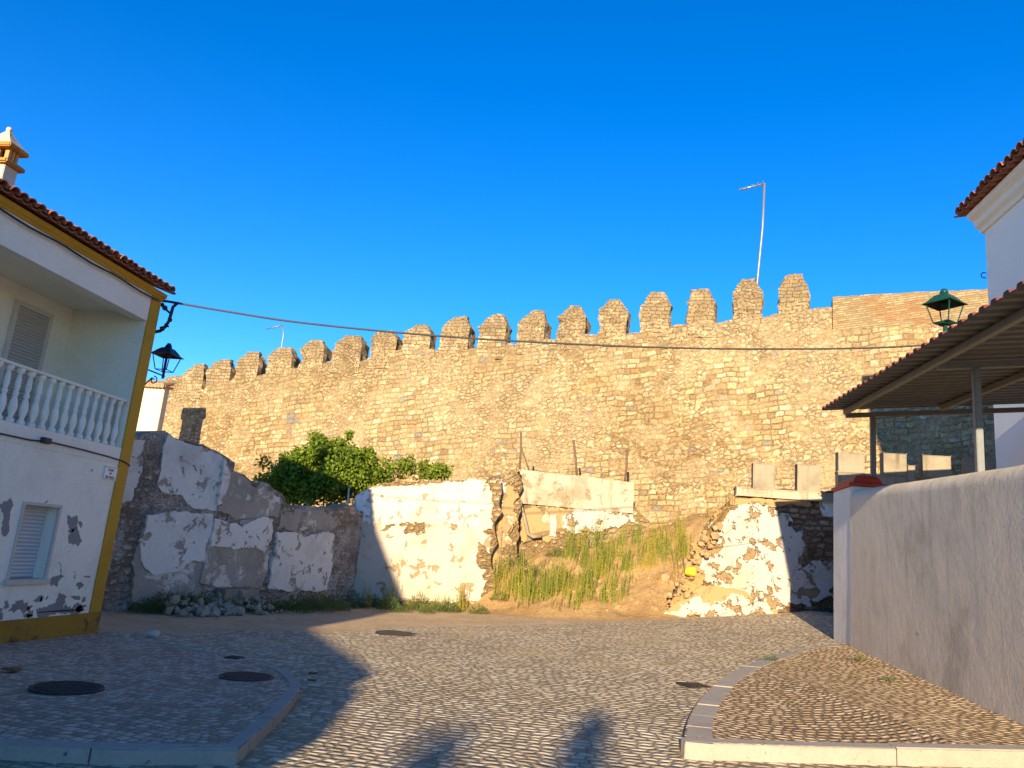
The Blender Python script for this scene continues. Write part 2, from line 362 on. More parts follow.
def add_tube(bm, pts, r, seg=8, cap=True):
    pts = [Vector(p) for p in pts]; rings = []; up = None
    for i, p in enumerate(pts):
        t = (pts[min(i+1, len(pts)-1)]-pts[max(i-1, 0)]).normalized()
        if up is None: up = t.orthogonal().normalized()
        up = (up-t*up.dot(t)).normalized(); s = t.cross(up)
        rr = r[i] if isinstance(r, (list, tuple)) else r
        rings.append([bm.verts.new(p+(up*math.cos(a)+s*math.sin(a))*rr) for a in (2*math.pi*k/seg for k in range(seg))])
    for a, b in zip(rings, rings[1:]):
        for k in range(seg): bm.faces.new((a[k], a[(k+1) % seg], b[(k+1) % seg], b[k]))
    if cap: bm.faces.new(rings[0][::-1]); bm.faces.new(rings[-1])
def tube(name, pts, r, mat, parent=None, seg=8, smooth=True):
    bm = bmesh.new(); add_tube(bm, pts, r, seg); return bmobj(name, bm, mat, parent, smooth)
def add_lathe(bm, prof, c, seg=12, sq=False):
    rings = []
    for r, z in prof:
        rings.append([bm.verts.new((c[0]+r*math.cos(a), c[1]+r*math.sin(a), c[2]+z)) for a in (2*math.pi*(k+.5)/seg for k in range(seg))])
    for a, b in zip(rings, rings[1:]):
        for k in range(seg): bm.faces.new((a[k], a[(k+1) % seg], b[(k+1) % seg], b[k]))
    bm.faces.new(rings[0][::-1]); bm.faces.new(rings[-1])
def tag(o, label, cat, group=None, kind=None):
    if label: o['label'] = label
    if cat: o['category'] = cat
    if group: o['group'] = group
    if kind: o['kind'] = kind
    return o
def thing(name, label, cat, loc=(0, 0, 0), group=None):
    o = bpy.data.objects.new(name, None); COL.objects.link(o); o.location = loc; o.empty_display_size = .2
    return tag(o, label, cat, group)
def structure(o): o['kind'] = 'structure'; return o
def dup(o, parent=None):
    c = o.copy(); COL.objects.link(c); c.parent = parent
    for ch in o.children: dup(ch, c)
    return c

def child(o, root):
    o.parent = root; o.matrix_parent_inverse = Matrix.Translation(-Vector(root.location)); return o

class Wall:
    """an upright wall plane from P0 to P1, front towards the camera; u runs along it in metres"""
    def __init__(s, P0, P1, slope=0.):
        s.p0 = np.array([P0[0], P0[1], 0.]); d = np.array([P1[0]-P0[0], P1[1]-P0[1], 0.]); s.L = np.linalg.norm(d); s.d = d/s.L
        n = np.array([s.d[1], -s.d[0], 0.]); s.n = n if n@(EYE*[1, 1, 0]-s.p0) > 0 else -n
    def uz(s, px, py):
        p = at_pl(px, py, s.p0, s.n); return float((p-s.p0)@s.d), float(p[2])
    def pt(s, u, z, off=0.): return s.p0+s.d*u+s.n*off+np.array([0, 0, z])
def rough_wall(name, W, u0, u1, tops, thick, mat, parent=None, res=.15, amp=.04, base=None, jag=.06, seed=0., uvz=None, endjag=0., recess=0.):
    nu = max(2, int((u1-u0)/res)); V = []; Fc = []; UV = []
    zmax = max(z for _, z in tops)
    bz = base or (lambda x, y: g(x, y)-.3)
    nv = max(2, int((zmax-bz(*W.pt((u0+u1)/2, 0)[:2]))/res))
    uvz = uvz or (lambda u, z: (u, z))
    def grid(side):
        s0 = len(V)
        for i in range(nu+1):
            u = u0+(u1-u0)*i/nu; zt = interp(u, tops)+fbm((u, 0, 3), 2.2, seed, 4)*jag
            b = bz(*W.pt(u, 0)[:2])
            for j in range(nv+1):
                z = b+(zt-b)*j/nv; uu = u
                if endjag and i in (0, nu): uu = u+fbm((0, 5, z), 2., seed+i, 3)*endjag
                p = W.pt(uu, z); k = fbm(p, 1.1, seed+side, 4)*amp
                V.append(W.pt(uu, z, (k-recess) if side == 0 else -(thick+recess)+k)); UV.append(uvz(uu, z))
        for i in range(nu):
            for j in range(nv):
                a = s0+i*(nv+1)+j; q = (a, a+nv+1, a+nv+2, a+1); Fc.append(q if side == 0 else q[::-1])
        return s0
    f0 = grid(0); b0 = grid(1)
    def strip(fi, bi, flip, offs):
        s0 = len(V)
        for a, b, (du, dv) in zip(fi, bi, offs):
            for x in (a, b):
                V.append(V[x]); u, v = UV[x]
                UV.append((u, v) if x == a else (u+du*thick, v+dv*thick))
        for k in range(len(fi)-1):
            q = (s0+2*k, s0+2*k+2, s0+2*k+3, s0+2*k+1); Fc.append(q[::-1] if flip else q)
    T = nv+1
    strip([f0+i*T+nv for i in range(nu+1)], [b0+i*T+nv for i in range(nu+1)], False, [(0, 1)]*(nu+1))
    strip([f0+j for j in range(nv+1)], [b0+j for j in range(nv+1)], False, [(1, 0)]*(nv+1))
    strip([f0+nu*T+j for j in range(nv+1)], [b0+nu*T+j for j in range(nv+1)], True, [(1, 0)]*(nv+1))
    me = bpy.data.meshes.new(name); me.from_pydata([tuple(map(float, v)) for v in V], [], Fc); me.update()
    l = me.uv_layers.new(name='uv')
    for lp in me.loops: l.data[lp.index].uv = UV[lp.vertex_index]
    return link(name, me, mat, parent, True)
def patch(name, W, poly, off, th, mat, parent, jit=.05, px=True, step=.03, seed=0.):
    """a slab of plaster or render with a broken outline, th thick, lying on wall W"""
    P = [W.uz(*q) for q in poly] if px else poly
    out = []
    for (a, b), (c, d) in zip(P, P[1:]+P[:1]):
        n = max(1, int(math.hypot(c-a, d-b)/step))
        for k in range(n):
            u, z = a+(c-a)*k/n, b+(d-b)*k/n
            out.append((u+fbm((u, z, 1), 2.1, seed+3, 6, .72)*jit*1.5, z+fbm((u, z, 9), 2.1, seed+8, 6, .72)*jit*1.5))
    bm = bmesh.new()
    f = bm.faces.new([bm.verts.new(W.pt(u, z, off)) for u, z in out])
    r = bmesh.ops.extrude_face_region(bm, geom=[f]); nv = [v for v in r['geom'] if isinstance(v, bmesh.types.BMVert)]
    for v in nv: v.co += Vector(W.n*th)
    bmesh.ops.triangulate(bm, faces=[x for x in bm.faces if len(x.verts) > 4])
    return bmobj(name, bm, mat, parent)

exec_order = None
# ================================================================== GROUND
xs = sorted(set([-2500, -900, -300, -120, -60, -40, -30, -25, -20]+list(range(-16, 17))+[20, 25, 30, 40, 60, 120, 300, 900, 2500]))
ys = sorted(set([-2500, -900, -300, -120, -60, -40, -30, -25, -20, -16, -12, -10, -8, -6, -4, -3, -2, -1]+list(range(0, 33))+[36, 40, 50, 60, 120, 300, 900, 2500]))
V = [(x, y, g(x, y)-.02) for y in ys for x in xs]; n_ = len(xs)
structure(mk('ground', V, [(j*n_+i, j*n_+i+1, (j+1)*n_+i+1, (j+1)*n_+i) for j in range(len(ys)-1) for i in range(n_-1)], M['dirt'], smooth=True))

far = sorted([tuple(at_g(*p)[:2]) for p in [(120, 634), (200, 634), (262, 629), (330, 633), (400, 627), (480, 626), (560, 624), (620, 621.5), (700, 617), (775, 613.5)]])
far = [(-9, far[0][1]-.3)]+far+[(4.6, 20.72), (14, 20.4)]
def road_sheet():
    V, Fc = [], []; X = np.arange(-9, 14.01, .25); NY = 60
    for i, x in enumerate(X):
        yf = interp(x, far)+fbm((x, 0, 0), 1.3, 4., 3)*.25; y0 = -30
        for j in range(NY+1):
            t = j/NY; y = y0+(yf-y0)*(1-(1-t)**1.6); V.append((x, y, g(x, y)+.004-.004*(j == NY)))
    for i in range(len(X)-1):
        for j in range(NY):
            a = i*(NY+1)+j; Fc.append((a, a+NY+1, a+NY+2, a+1))
    return structure(mk('road', V, Fc, M['road'], smooth=True))
road_sheet()

def smooth_line(P, n=6):
    out = []
    for i in range(len(P)-1):
        p0, p1, p2, p3 = [np.array(P[min(max(k, 0), len(P)-1)][:2]) for k in (i-1, i, i+1, i+2)]
        for k in range(n):
            t = k/n; out.append(.5*((2*p1)+(-p0+p2)*t+(2*p0-5*p1+4*p2-p3)*t*t+(-p0+3*p1-3*p2+p3)*t**3))
    out.append(np.array(P[-1][:2])); return out
def pavement(name, outline, hgt, mat):
    bm = bmesh.new()
    f = bm.faces.new([bm.verts.new((p[0], p[1], g(p[0], p[1])+hgt(p))) for p in outline])
    f.normal_update()
    if f.normal.z < 0: f.normal_flip()
    bmesh.ops.triangulate(bm, faces=[x for x in bm.faces if len(x.verts) > 4])
    # refine the top so that it follows the slope of the street
    return structure(bmobj(name, bm, mat))
def kerb(name, line, width, hgt, side, lens, extra=.006):
    """granite kerb stones laid along a line, with open joints"""
    pts = [np.array(p) for p in line]; L = [0]
    for a, b in zip(pts, pts[1:]): L.append(L[-1]+np.linalg.norm(b-a))
    def P(s):
        for i in range(len(pts)-1):
            if s <= L[i+1] or i == len(pts)-2:
                t = (s-L[i])/(L[i+1]-L[i]); return pts[i]+(pts[i+1]-pts[i])*t
    def Nn(s):
        e = .12; d = P(min(s+e, L[-1]))-P(max(s-e, 0)); d = d/np.linalg.norm(d); return np.array([-d[1], d[0]])*side
    bm = bmesh.new(); s = 0
    while s < L[-1]-.05:
        l = min(lens*random.uniform(.85, 1.1), L[-1]-s); k = max(1, int(l/.15)); rows = []
        dz = random.uniform(-.006, .006); do = random.uniform(-.006, .006)
        for i in range(k+1):
            q = s+.006+(l-.012)*i/k; c = P(q); nn = Nn(q); h = hgt(c)+extra+dz
            a = c+nn*do; b = c+nn*(width+do)
            za, zb = g(*a), g(*b); r_ = .015
            rows.append([bm.verts.new(v) for v in ((a[0], a[1], za-.2), (a[0], a[1], za+h-r_), (*(a+nn*r_), za+h), (b[0], b[1], zb+h), (b[0], b[1], zb-.2))])
        for A, B in zip(rows, rows[1:]):
            for j in range(4): bm.faces.new((A[j], A[j+1], B[j+1], B[j]))
        bm.faces.new(rows[0]); bm.faces.new(rows[-1][::-1]); s += l
    return structure(bmobj(name, bm, M['granite']))
# left pavement
HL = lambda p: .025+.085*min(1, max(0, (11.9-p[1])/5))
lp = [(118, 634), (160, 639), (205, 646), (250, 655), (280, 664), (297, 675), (301, 684), (292, 699), (272, 719), (248, 741), (238, 750)]
lk = smooth_line([at_g(*p, .11) for p in lp], 5)
fl = [at_g(*p, .12)[:2] for p in [(238, 751), (120, 748), (0, 742), (-260, 730)]]
lcorner = lk[-1]
pavement('left_pavement', [np.array(p) for p in lk]+[np.array(p) for p in fl[1:]]+[np.array((-7.85, fl[-1][1])), np.array((-7.85, 11.9))], HL, M['pave_l'])
kerb('left_kerb', lk, .12, HL, -1, .9)
kerb('left_front_kerb', [lcorner]+[np.array(p) for p in fl[1:]], .15, HL, -1, 1.0, .009)
# right pavement
HR = lambda p: .04+.1*min(1, max(0, (15.4-p[1])/4))
rp = [(832, 641), (806, 644), (779, 652), (752, 663), (724, 679), (703, 698), (691, 716), (685, 734), (685, 746)]
rk = smooth_line([at_g(*p, .11) for p in rp], 5)
fr_ = [at_g(*p, .13)[:2] for p in [(685, 746), (850, 749), (1024, 753), (1200, 758)]]
WB0 = at_g(838, 640, .05); WB1 = at_g(1024, 735, .13)
WX = float(WB0[0])
pavement('right_pavement', [np.array(p) for p in rk]+[np.array(p) for p in fr_[1:]]+[np.array((6.2, fr_[-1][1])), np.array((WX+.2, 8.)), np.array((WX+.2, WB0[1]))], HR, M['pave_r'])
kerb('right_kerb', rk, .24, HR, 1, .62)
kerb('right_front_kerb', [rk[-1]]+[np.array(p) for p in fr_[1:]], .16, HR, 1, 1.75, .009)

# ================================================================== CASTLE WALL
CA = 79.06*math.pi/180; C0 = np.array([5.575, 25.74]); CSL = -.1349
CW = Wall(C0+np.array([math.sin(CA), -math.cos(CA)])*9, C0-np.array([math.sin(CA), -math.cos(CA)])*34)
# u runs from the right end to the left end
castle = thing('castle_wall', 'long golden stone castle wall with a row of pointed battlements under the sky', 'castle wall', tuple(CW.pt(20, 0)))
def cz(u): return 12.1+CSL*(u-9)             # merlon-top line
gaps = [(160, 392), (205, 387), (233, 379), (262, 374), (296, 366), (331, 361), (365, 359), (400, 350), (437, 350), (474, 348), (513, 342), (552, 338), (591, 333), (633, 331), (678, 325), (724, 320), (769, 314), (790, 309), (826, 306), (830, 296.5), (880, 293), (988, 287.5)]
gp = sorted([CW.uz(*q) for q in gaps]); gp = [(-1, gp[0][1]+.5)]+gp+[(gp[-1][0]+16, gp[-1][1]-16*.13)]
uvc = lambda u, z: (u, z-cz(u)+1.3)
u_brick = CW.uz(829, 300)[0]
uL = CW.uz(829, 300)[0]
# the main face, set 12 cm proud of the parapet above it
ledge = [(u, z-.75) for u, z in gp if u > uL+.3]
rt = [CW.uz(*q) for q in [(1010, 322), (900, 326), (838, 330), (800, 333)]]
main_top = sorted(rt+ledge)
main_top = [(-1, main_top[0][1])]+main_top
child(rough_wall('wall_face', CW, -1, gp[-1][0], main_top, 1.8, M['castle'], None, res=.16, amp=.07, jag=.1, base=lambda x, y: -.5, seed=3., uvz=uvc), castle)
par = [(u, z) for u, z in gp if u > uL]
par = [(uL-.1, par[0][1]-.1)]+par
child(rough_wall('parapet', CW, uL-.1, par[-1][0], par, .6, M['castle'], None, res=.14, amp=.05, jag=.12, base=lambda x, y: 3., seed=8., uvz=uvc, recess=.13), castle)
bt = [(u, z) for u, z in gp if u <= uL]; 
child(rough_wall('brick_parapet', CW, -1, uL-.12, bt+[(uL, bt[-1][1])], .6, M['brick'], None, res=.2, amp=.02, jag=.03, base=lambda x, y: 6., seed=2., uvz=uvc, recess=.1), castle)
def merlon(c, wdt, top, base, seed):
    """c: u of the centre; a block with a hipped, worn head"""
    hb = base+(top-base)*random.uniform(.58, .68); nu, nd, nz = 9, 5, 14; dep = .62
    V, Fc, UV = [], [], []; bm = bmesh.new()
    zs = list(np.linspace(base-.5, hb, 9))+list(np.linspace(hb, top, 6)[1:])
    cap = .012
    grid = []
    lean = random.uniform(-.1, .1); asy = 0.; worn = random.uniform(.42, .56)
    for z in zs:
        k = max(0, (z-hb)/(top-hb)); s = 1-(1-worn)*k**.95; s2 = 1-(1-.42)*k
        lip = cap if abs(z-hb) < .02 else 0
        hw = wdt/2*s*(1+asy*k*.0)+lip; hd = dep/2*s2+lip; ring = []
        for (a, b) in [(-1, -1), (-.5, -1), (0, -1), (.5, -1), (1, -1), (1, -.33), (1, .33), (1, 1), (.5, 1), (0, 1), (-.5, 1), (-1, 1), (-1, .33), (-1, -.33)]:
            u = c+a*hw+lean*k; off = -.13-dep/2-b*hd*-1
            p = CW.pt(u, z, -.13-dep/2-b*hd)
            q = fbm(p, 2.6, seed, 4, .7)*.11
            d = np.array([a, b])/math.hypot(a, b)
            ring.append(bm.verts.new(CW.pt(u+d[0]*q, z+fbm(p, 2.2, seed+5, 2)*.045*(z > base), -.13-dep/2-b*hd-d[1]*q)))
        grid.append(ring)
    n = 14
    for A, B in zip(grid, grid[1:]):
        for k in range(n): bm.faces.new((A[k], A[(k+1) % n], B[(k+1) % n], B[k]))
    cen = bm.verts.new(CW.pt(c+lean, top+.05, -.13-dep/2))
    for k in range(n): bm.faces.new((grid[-1][k], grid[-1][(k+1) % n], cen))
    bmesh.ops.recalc_face_normals(bm, faces=bm.faces)
    me = bpy.data.meshes.new('merlon'); bm.to_mesh(me); bm.free()
    l = me.uv_layers.new(name='uv')
    for p in me.polygons:
        for li in p.loop_indices:
            v = np.array(me.vertices[me.loops[li].vertex_index].co); u = float((v-CW.p0)@CW.d); o_ = float((v-CW.p0)@CW.n)
            side = abs(np.array(p.normal)@CW.d) > .7
            l.data[li].uv = (o_+seed if side else u, v[2]-base)
    return child(link('merlon', me, M['merlon'], None), castle)
MT = [(172, 376, 24), (193, 364, 25), (219.5, 359, 26), (247.5, 351.5, 26), (280, 347, 28), (313, 339.5, 26), (348, 333.5, 27), (383, 329, 27), (417, 322, 27), (455.5, 314.5, 28), (493, 312, 27.5), (532, 307.5, 27.5), (572, 303, 27.5), (613, 296.5, 27.5), (655.8, 289, 29), (701.5, 286, 28), (747.5, 276, 29), (794, 271, 31)]
for i, (mx, my, mw) in enumerate(MT):
    if i < 6: mw -= 3.5; my -= 1.5
    u, zt = CW.uz(mx, my); hw = abs(CW.uz(mx-mw/2, my+20)[0]-CW.uz(mx+mw/2, my+20)[0]); merlon(u, hw, zt, interp(u, par), i*3.3+1)
# stepped rubble shoulder between the last battlement and the brick parapet is part of the parapet line
# antennas
def antenna(label, base, top, arm, r, Y):
    a = thing('antenna', label, 'antenna', tuple(at_Y(*base, Y)))
    loc = np.array(a.location)
    P = lambda q: at_Y(*q, Y)-loc
    b, t_, e = P(base), P(top), P(arm); mid = b+(t_-b)*.55+np.array([.05, 0, 0])
    tube('mast', [b-np.array([0, 0, 1.5]), b, mid, t_], r, M['galv'], a, 6); tube('boom', [t_-np.array([.1, 0, 0])*0, e], r*.8, M['galv'], a, 6)
    for k in range(5):
        q = t_+(e-t_)*(.1+.2*k); tube('element', [q+np.array([0, -.25+.03*k, 0]), q+np.array([0, .25-.03*k, 0])], r*.4, M['galv'], a, 5)
antenna('tall thin bent antenna mast with a side boom rising behind the right battlements', (757, 284), (764.5, 183.5), (739, 190), .045, 29.)
antenna('small faint antenna with a short boom behind the left battlements', (281, 350), (283.5, 325), (266, 329), .03, 34.)

# ================================================================== WHITE TILE-TOPPED BUILDING AT THE WALL
YT = 27.3
tw = thing('white_building', 'narrow whitewashed building with a tiled top just left of the castle battlements', 'building', tuple(at_Y(152, 430, YT)*[1, 1, 0]))
a0 = at_Y(140, 384, YT); a1 = at_Y(165, 387, YT); lo = tw.location
bm = bmesh.new(); add_box(bm, a0[0]-lo.x, a1[0]-lo.x, 0, .35, -.5, a1[2], .02); bmobj('wall', bm, M['tower_white'], tw)
bm = bmesh.new()
for i in range(8):
    x = a0[0]-lo.x-.05+(a1[0]-a0[0]+.1)*(i+.5)/8
    add_tube(bm, [(x, -.2, a1[2]+.02+.0), (x, .5, a1[2]+.25)], [.1, .09], 8)
add_box(bm, a0[0]-lo.x-.1, a1[0]-lo.x+.1, -.12, .42, a1[2]-.02, a1[2]+.05)
bmobj('roof', bm, M['tile_old'], tw)

# ================================================================== RUINS
P0 = np.array([-10.6, 13.0]); P1 = np.array([-8.85, 17.0]); P2 = np.array([-7.25, 22.1]); P3 = np.array([-3.55, 23.1])
lr = thing('ruined_wall', 'tall ruined house wall in shade with blue white plaster panels behind the yellow corner', 'ruined wall', (P1[0], P1[1], 0))
WA = Wall(P0, P1); WBq = Wall(P1, P2); WC = Wall(P2, P3)
tA = sorted([WA.uz(*q) for q in [(100, 448), (125, 441), (140, 434), (150, 431), (166, 432), (186, 440), (204, 446), (217, 450)]])
tA = [(0, tA[0][1])]+tA+[(WA.L+.1, WA.uz(224, 462)[1])]
child(rough_wall('stone_wall', WA, 0, WA.L, tA, .55, M['ruin_stone'], None, res=.12, amp=.045, jag=.07, seed=11.), lr)
tB = sorted([WBq.uz(*q) for q in [(226, 455), (236, 470), (252, 479), (270, 484), (284, 492), (287, 505), (300, 507), (330, 508), (346, 506)]])
tB = [(0, tB[0][1])]+tB+[(WBq.L, tB[-1][1])]
child(rough_wall('stone_wall', WBq, 0.02, WBq.L-.02, tB, .55, M['ruin_stone'], None, res=.12, amp=.04, jag=.1, seed=17.), lr)
def pt(W, poly, mat, root, name='plaster_patch', off=-.03, th=.075, jit=.05, seed=0.): return child(patch(name, W, poly, off, th, M[mat], None, jit, seed=seed), root)
pt(WA, [(128, 441), (143, 438), (139, 470), (131, 498), (120, 508), (116, 500)], 'ruin_white', lr, seed=1)
pt(WA, [(112, 520), (119, 514), (113, 545), (104, 580), (98, 598), (96, 580)], 'ruin_white', lr, seed=31)
pt(WA, [(166, 436), (186, 443), (206, 449), (221, 456), (222, 470), (218, 490), (214, 511), (196, 508), (185, 503), (180, 494), (164, 494), (157, 484), (160, 462)], 'ruin_white', lr, jit=.025, seed=2)
pt(WA, [(146, 514), (170, 511), (190, 514), (212, 514), (209, 540), (204, 562), (190, 560), (176, 572), (152, 574), (140, 566), (137, 545), (142, 532)], 'ruin_white', lr, off=.0, jit=.03, seed=3)
pt(WA, [(140, 528), (150, 520), (211, 518), (207, 550), (201, 590), (197, 603), (132, 604), (133, 560)], 'ruin_mixed', lr, 'render_patch', off=-.03, th=.07, jit=.05, seed=4)
pt(WBq, [(223, 458), (228, 470), (226, 488), (219, 505), (215, 505), (218, 488), (221, 470)], 'ruin_white', lr, off=.0, jit=.02, seed=5)
pt(WBq, [(229, 474), (238, 474), (252, 483), (270, 489), (281, 499), (277, 514), (258, 520), (243, 524), (230, 518), (216, 512), (222, 495)], 'ruin_mixed', lr, 'render_patch', off=-.03, th=.06, jit=.08, seed=6)
pt(WBq, [(213, 517), (228, 522), (240, 526), (256, 518), (272, 519), (269, 540), (262, 552), (250, 546), (236, 549), (222, 545), (208, 548)], 'ruin_white', lr, off=-.005, jit=.035, seed=7)
pt(WBq, [(211, 520), (240, 530), (270, 524), (266, 570), (261, 587), (216, 587), (199, 582)], 'ruin_mixed', lr, 'render_patch', off=-.03, th=.06, jit=.03, seed=8)
pt(WBq, [(284, 509), (300, 512), (330, 512), (334, 530), (312, 529), (290, 530), (278, 530)], 'ruin_mixed', lr, 'render_patch', off=-.035, th=.05, jit=.09, seed=48)
pt(WBq, [(276, 532), (290, 531), (305, 536), (318, 532), (332, 533), (333, 545), (329, 572), (325, 590), (290, 591), (267, 589), (272, 560)], 'ruin_white', lr, off=-.015, jit=.035, seed=9)
# low concrete kerb at the foot of the middle bay
kb0, kz = WBq.uz(192, 583); kb1, _ = WBq.uz(250, 586)
child(rough_wall('foundation_ledge', WBq, max(.05, kb0), kb1, [(0, .42), (5, .5)], .3, M['concrete'], None, res=.2, amp=.02, jag=.03, seed=4., recess=-.3), lr)

mr = thing('ruined_wall', 'sunlit ruined house wall of cream and white plaster crossed by a diagonal shadow', 'ruined wall', (P2[0], P2[1], 0))
tC = sorted([WC.uz(*q) for q in [(354, 512), (357, 492), (362, 487), (375, 485), (400, 480), (430, 481), (470, 481), (500, 479)]])
tC = [(-.2, tC[0][1])]+tC+[(WC.L+.6, tC[-1][1])]
uR = WC.uz(494, 560)[0]
child(rough_wall('stone_wall', WC, .0, uR, tC, .5, M['tan_stone'], None, res=.12, amp=.05, jag=.06, seed=23., endjag=.2), mr)
pt(WC, [(356, 495), (372, 488), (440, 484), (486, 482), (492, 500), (490, 560), (482, 600), (345, 602), (348, 560), (354, 520)], 'ruin_cream', mr, 'render_patch', off=-.04, th=.06, jit=.06, seed=52)
pt(WC, [(369, 489), (400, 488), (440, 482), (484, 480), (484, 490), (478, 500), (490, 498), (490, 508), (478, 514), (479, 526), (440, 524), (410, 523), (372, 524)], 'ruin_pure', mr, off=-.01, th=.05, seed=12)
pt(WC, [(356, 497), (368, 490), (371, 523), (363, 520), (356, 512)], 'ruin_white', mr, off=-.01, th=.045, seed=14)
pt(WC, [(374, 531), (405, 527), (440, 535), (477, 532), (477, 560), (474, 590), (463, 600), (345, 600), (344, 590), (349, 560), (353, 533)], 'ruin_cream', mr, off=-.01, th=.045, jit=.06, seed=13)
# rough end of the wall, with a crack
WE = Wall((-3.75, 23.4), (-2.5, 23.9))
er = thing('wall_stub', 'crumbling stub of earth and stone at the right end of the cream ruined wall', 'ruined wall', (-3.2, 23.5, 0))
te = sorted([WE.uz(*q) for q in [(478, 485), (486, 479), (500, 474), (512, 470), (522, 471)]])
child(rough_wall('stone_wall', WE, WE.uz(480, 540)[0]-.2, WE.uz(518, 540)[0], te, .9, M['tan_stone'], None, res=.12, amp=.12, jag=.08, seed=29., endjag=.25), er)
pt(WE, [(482, 490), (498, 482), (514, 478), (514, 520), (508, 560), (498, 598), (482, 598), (486, 540)], 'apron', er, 'render_patch', off=-.03, th=.08, jit=.14, seed=55)
pt(WE, [(493, 482), (505, 478), (506, 496), (498, 512), (492, 505)], 'flaky', er, off=0., jit=.05, seed=15)
pt(WE, [(489, 535), (502, 530), (505, 552), (498, 572), (488, 566)], 'apron', er, 'render_patch', off=0., jit=.06, seed=16)
# ---- parapet wall with fence
WD = Wall((-3.2, 24.1), (1.2, 24.6))
dr = thing('terrace_wall', 'stained whitish parapet of the terrace above the weedy bank', 'wall', (-.8, 24.4, 0))
td = sorted([WD.uz(*q) for q in [(516, 470), (521, 469), (550, 473), (580, 476), (610, 480), (634, 483)]])
bd = sorted([WD.uz(*q) for q in [(516, 503), (634, 505)]])
ud0, ud1 = WD.uz(518, 480)[0], WD.uz(634, 490)[0]
child(rough_wall('parapet', WD, ud0, ud1, td, .35, M['parapet_white'], None, res=.12, amp=.03, jag=.03, seed=33., base=lambda x, y: bd[0][1]), dr)
tb = sorted([WD.uz(*q) for q in [(505, 500), (516, 503), (634, 505), (648, 520)]])
child(rough_wall('stone_base', WD, WD.uz(503, 520)[0], WD.uz(650, 520)[0], tb, .6, M['tan_stone'], None, res=.12, amp=.1, jag=.08, seed=37., recess=.1), dr)
pt(WD, [(516, 506), (560, 508), (580, 512), (600, 520), (566, 530), (548, 538), (520, 540)], 'apron', dr, 'render_patch', off=-.12, th=.09, jit=.12, seed=18)
pt(WD, [(550, 515), (556, 515), (556, 536), (549, 536)], 'ruin_cream', dr, off=-.02, th=.05, jit=.02, seed=19)
pt(WD, [(563, 512), (620, 510), (640, 518), (630, 524), (600, 532), (564, 530)], 'flaky', dr, 'render_patch', off=-.1, th=.08, jit=.09, seed=20)
fe = thing('fence', 'rusty wire fence on leaning posts above the stained parapet', 'fence', tuple(WD.pt(2, td[0][1])))
fl_ = np.array(fe.location)
fp = []
for (a, b) in [((519.5, 470), (521, 432)), ((577, 474), (573.5, 440)), ((625, 480), (627, 450))]:
    A = at_pl(*a, WD.p0-WD.n*.15, WD.n)-fl_; B = at_pl(*b, WD.p0-WD.n*.15, WD.n)-fl_; A[2] -= .1
    tube('post', [A, A+(B-A)*.5+np.array([.02, 0, 0]), B], .035, M['rust'], fe, 6); fp.append((A, B))
tube('post_brace', [fp[0][0]+np.array([.35, 0, .0]), fp[0][0]+(fp[0][1]-fp[0][0])*.7], .022, M['rust'], fe, 6)
for k in (.35, .65, .92):
    for (A, B), (C_, D_) in zip(fp, fp[1:]):
        p, q = A+(B-A)*k, C_+(D_-C_)*k; tube('wire', [p+(q-p)*t-np.array([0, 0, .06*math.sin(math.pi*t)]) for t in np.linspace(0, 1, 7)], .008, M['rust'], fe, 4)
dp = [at_pl(*q, WD.p0+WD.n*.12, WD.n) for q in [(517, 500), (521, 505), (525, 520), (528, 534), (533, 537), (541, 536)]]
tag(tube('drain_pipe', dp, .055, M['concrete']), 'bent grey drain pipe running down the bank below the parapet', 'pipe')

# ---- right ruin with concrete battlements
WF = Wall((1.4, 21.0), (9.5, 20.55))
rr = thing('ruined_wall', 'low flaking whitewashed wall topped by concrete blocks beside the street corner', 'ruined wall', (4, 20.8, 0))
tF = sorted([WF.uz(*q) for q in [(672, 596), (684, 575), (695, 548), (704, 528), (716, 512), (728, 500), (740, 491), (762, 488), (836, 491)]])
uf0 = WF.uz(672, 600)[0]; uf1 = 8.0
child(rough_wall('stone_wall', WF, uf0, uf1, tF, .55, M['dark_stone'], None, res=.11, amp=.06, jag=.05, seed=41.), rr)
pt(WF, [(708, 530), (720, 513), (742, 504), (757, 502), (768, 506), (778, 512), (790, 520), (786, 530), (800, 532), (806, 552), (800, 566), (822, 560), (834, 556), (834, 598), (800, 604), (760, 606), (705, 584), (700, 574), (697, 556)], 'flaky', rr, off=-.03, th=.08, jit=.1, seed=21)
pt(WF, [(818, 502), (834, 502), (834, 517), (824, 516)], 'ruin_white', rr, seed=22, jit=.03)
pt(WF, [(700, 585), (725, 588), (745, 590), (760, 607), (774, 608), (775, 616), (664, 617), (672, 606), (690, 596)], 'apron', rr, 'render_patch', off=-.01, th=.12, jit=.06, seed=24)
pt(WF, [(690, 603), (735, 598), (772, 606), (775, 616), (660, 617), (668, 609)], 'flaky', rr, off=.09, th=.05, jit=.1, seed=25)
pt(WF, [(730, 497), (740, 499), (800, 497), (812, 500), (812, 506), (760, 504), (728, 506)], 'apron', rr, 'render_patch', off=-.02, th=.07, jit=.05, seed=28)
l0, lz0 = WF.uz(736, 495); l1, lz1 = WF.uz(836, 496)
def ubox(W, u0, u1, z0, z1, f, b, mat, name, root, bev=.02):
    bm = bmesh.new(); r = bmesh.ops.create_cube(bm, size=1.)
    for v in r['verts']: v.co = Vector(W.pt((u0+u1)/2+v.co.x*(u1-u0), (z0+z1)/2+v.co.z*(z1-z0), (f+b)/2+v.co.y*(f-b)))
    bmesh.ops.bevel(bm, geom=bm.edges[:], offset=bev, segments=2, affect='EDGES')
    return child(bmobj(name, bm, mat, None), root)
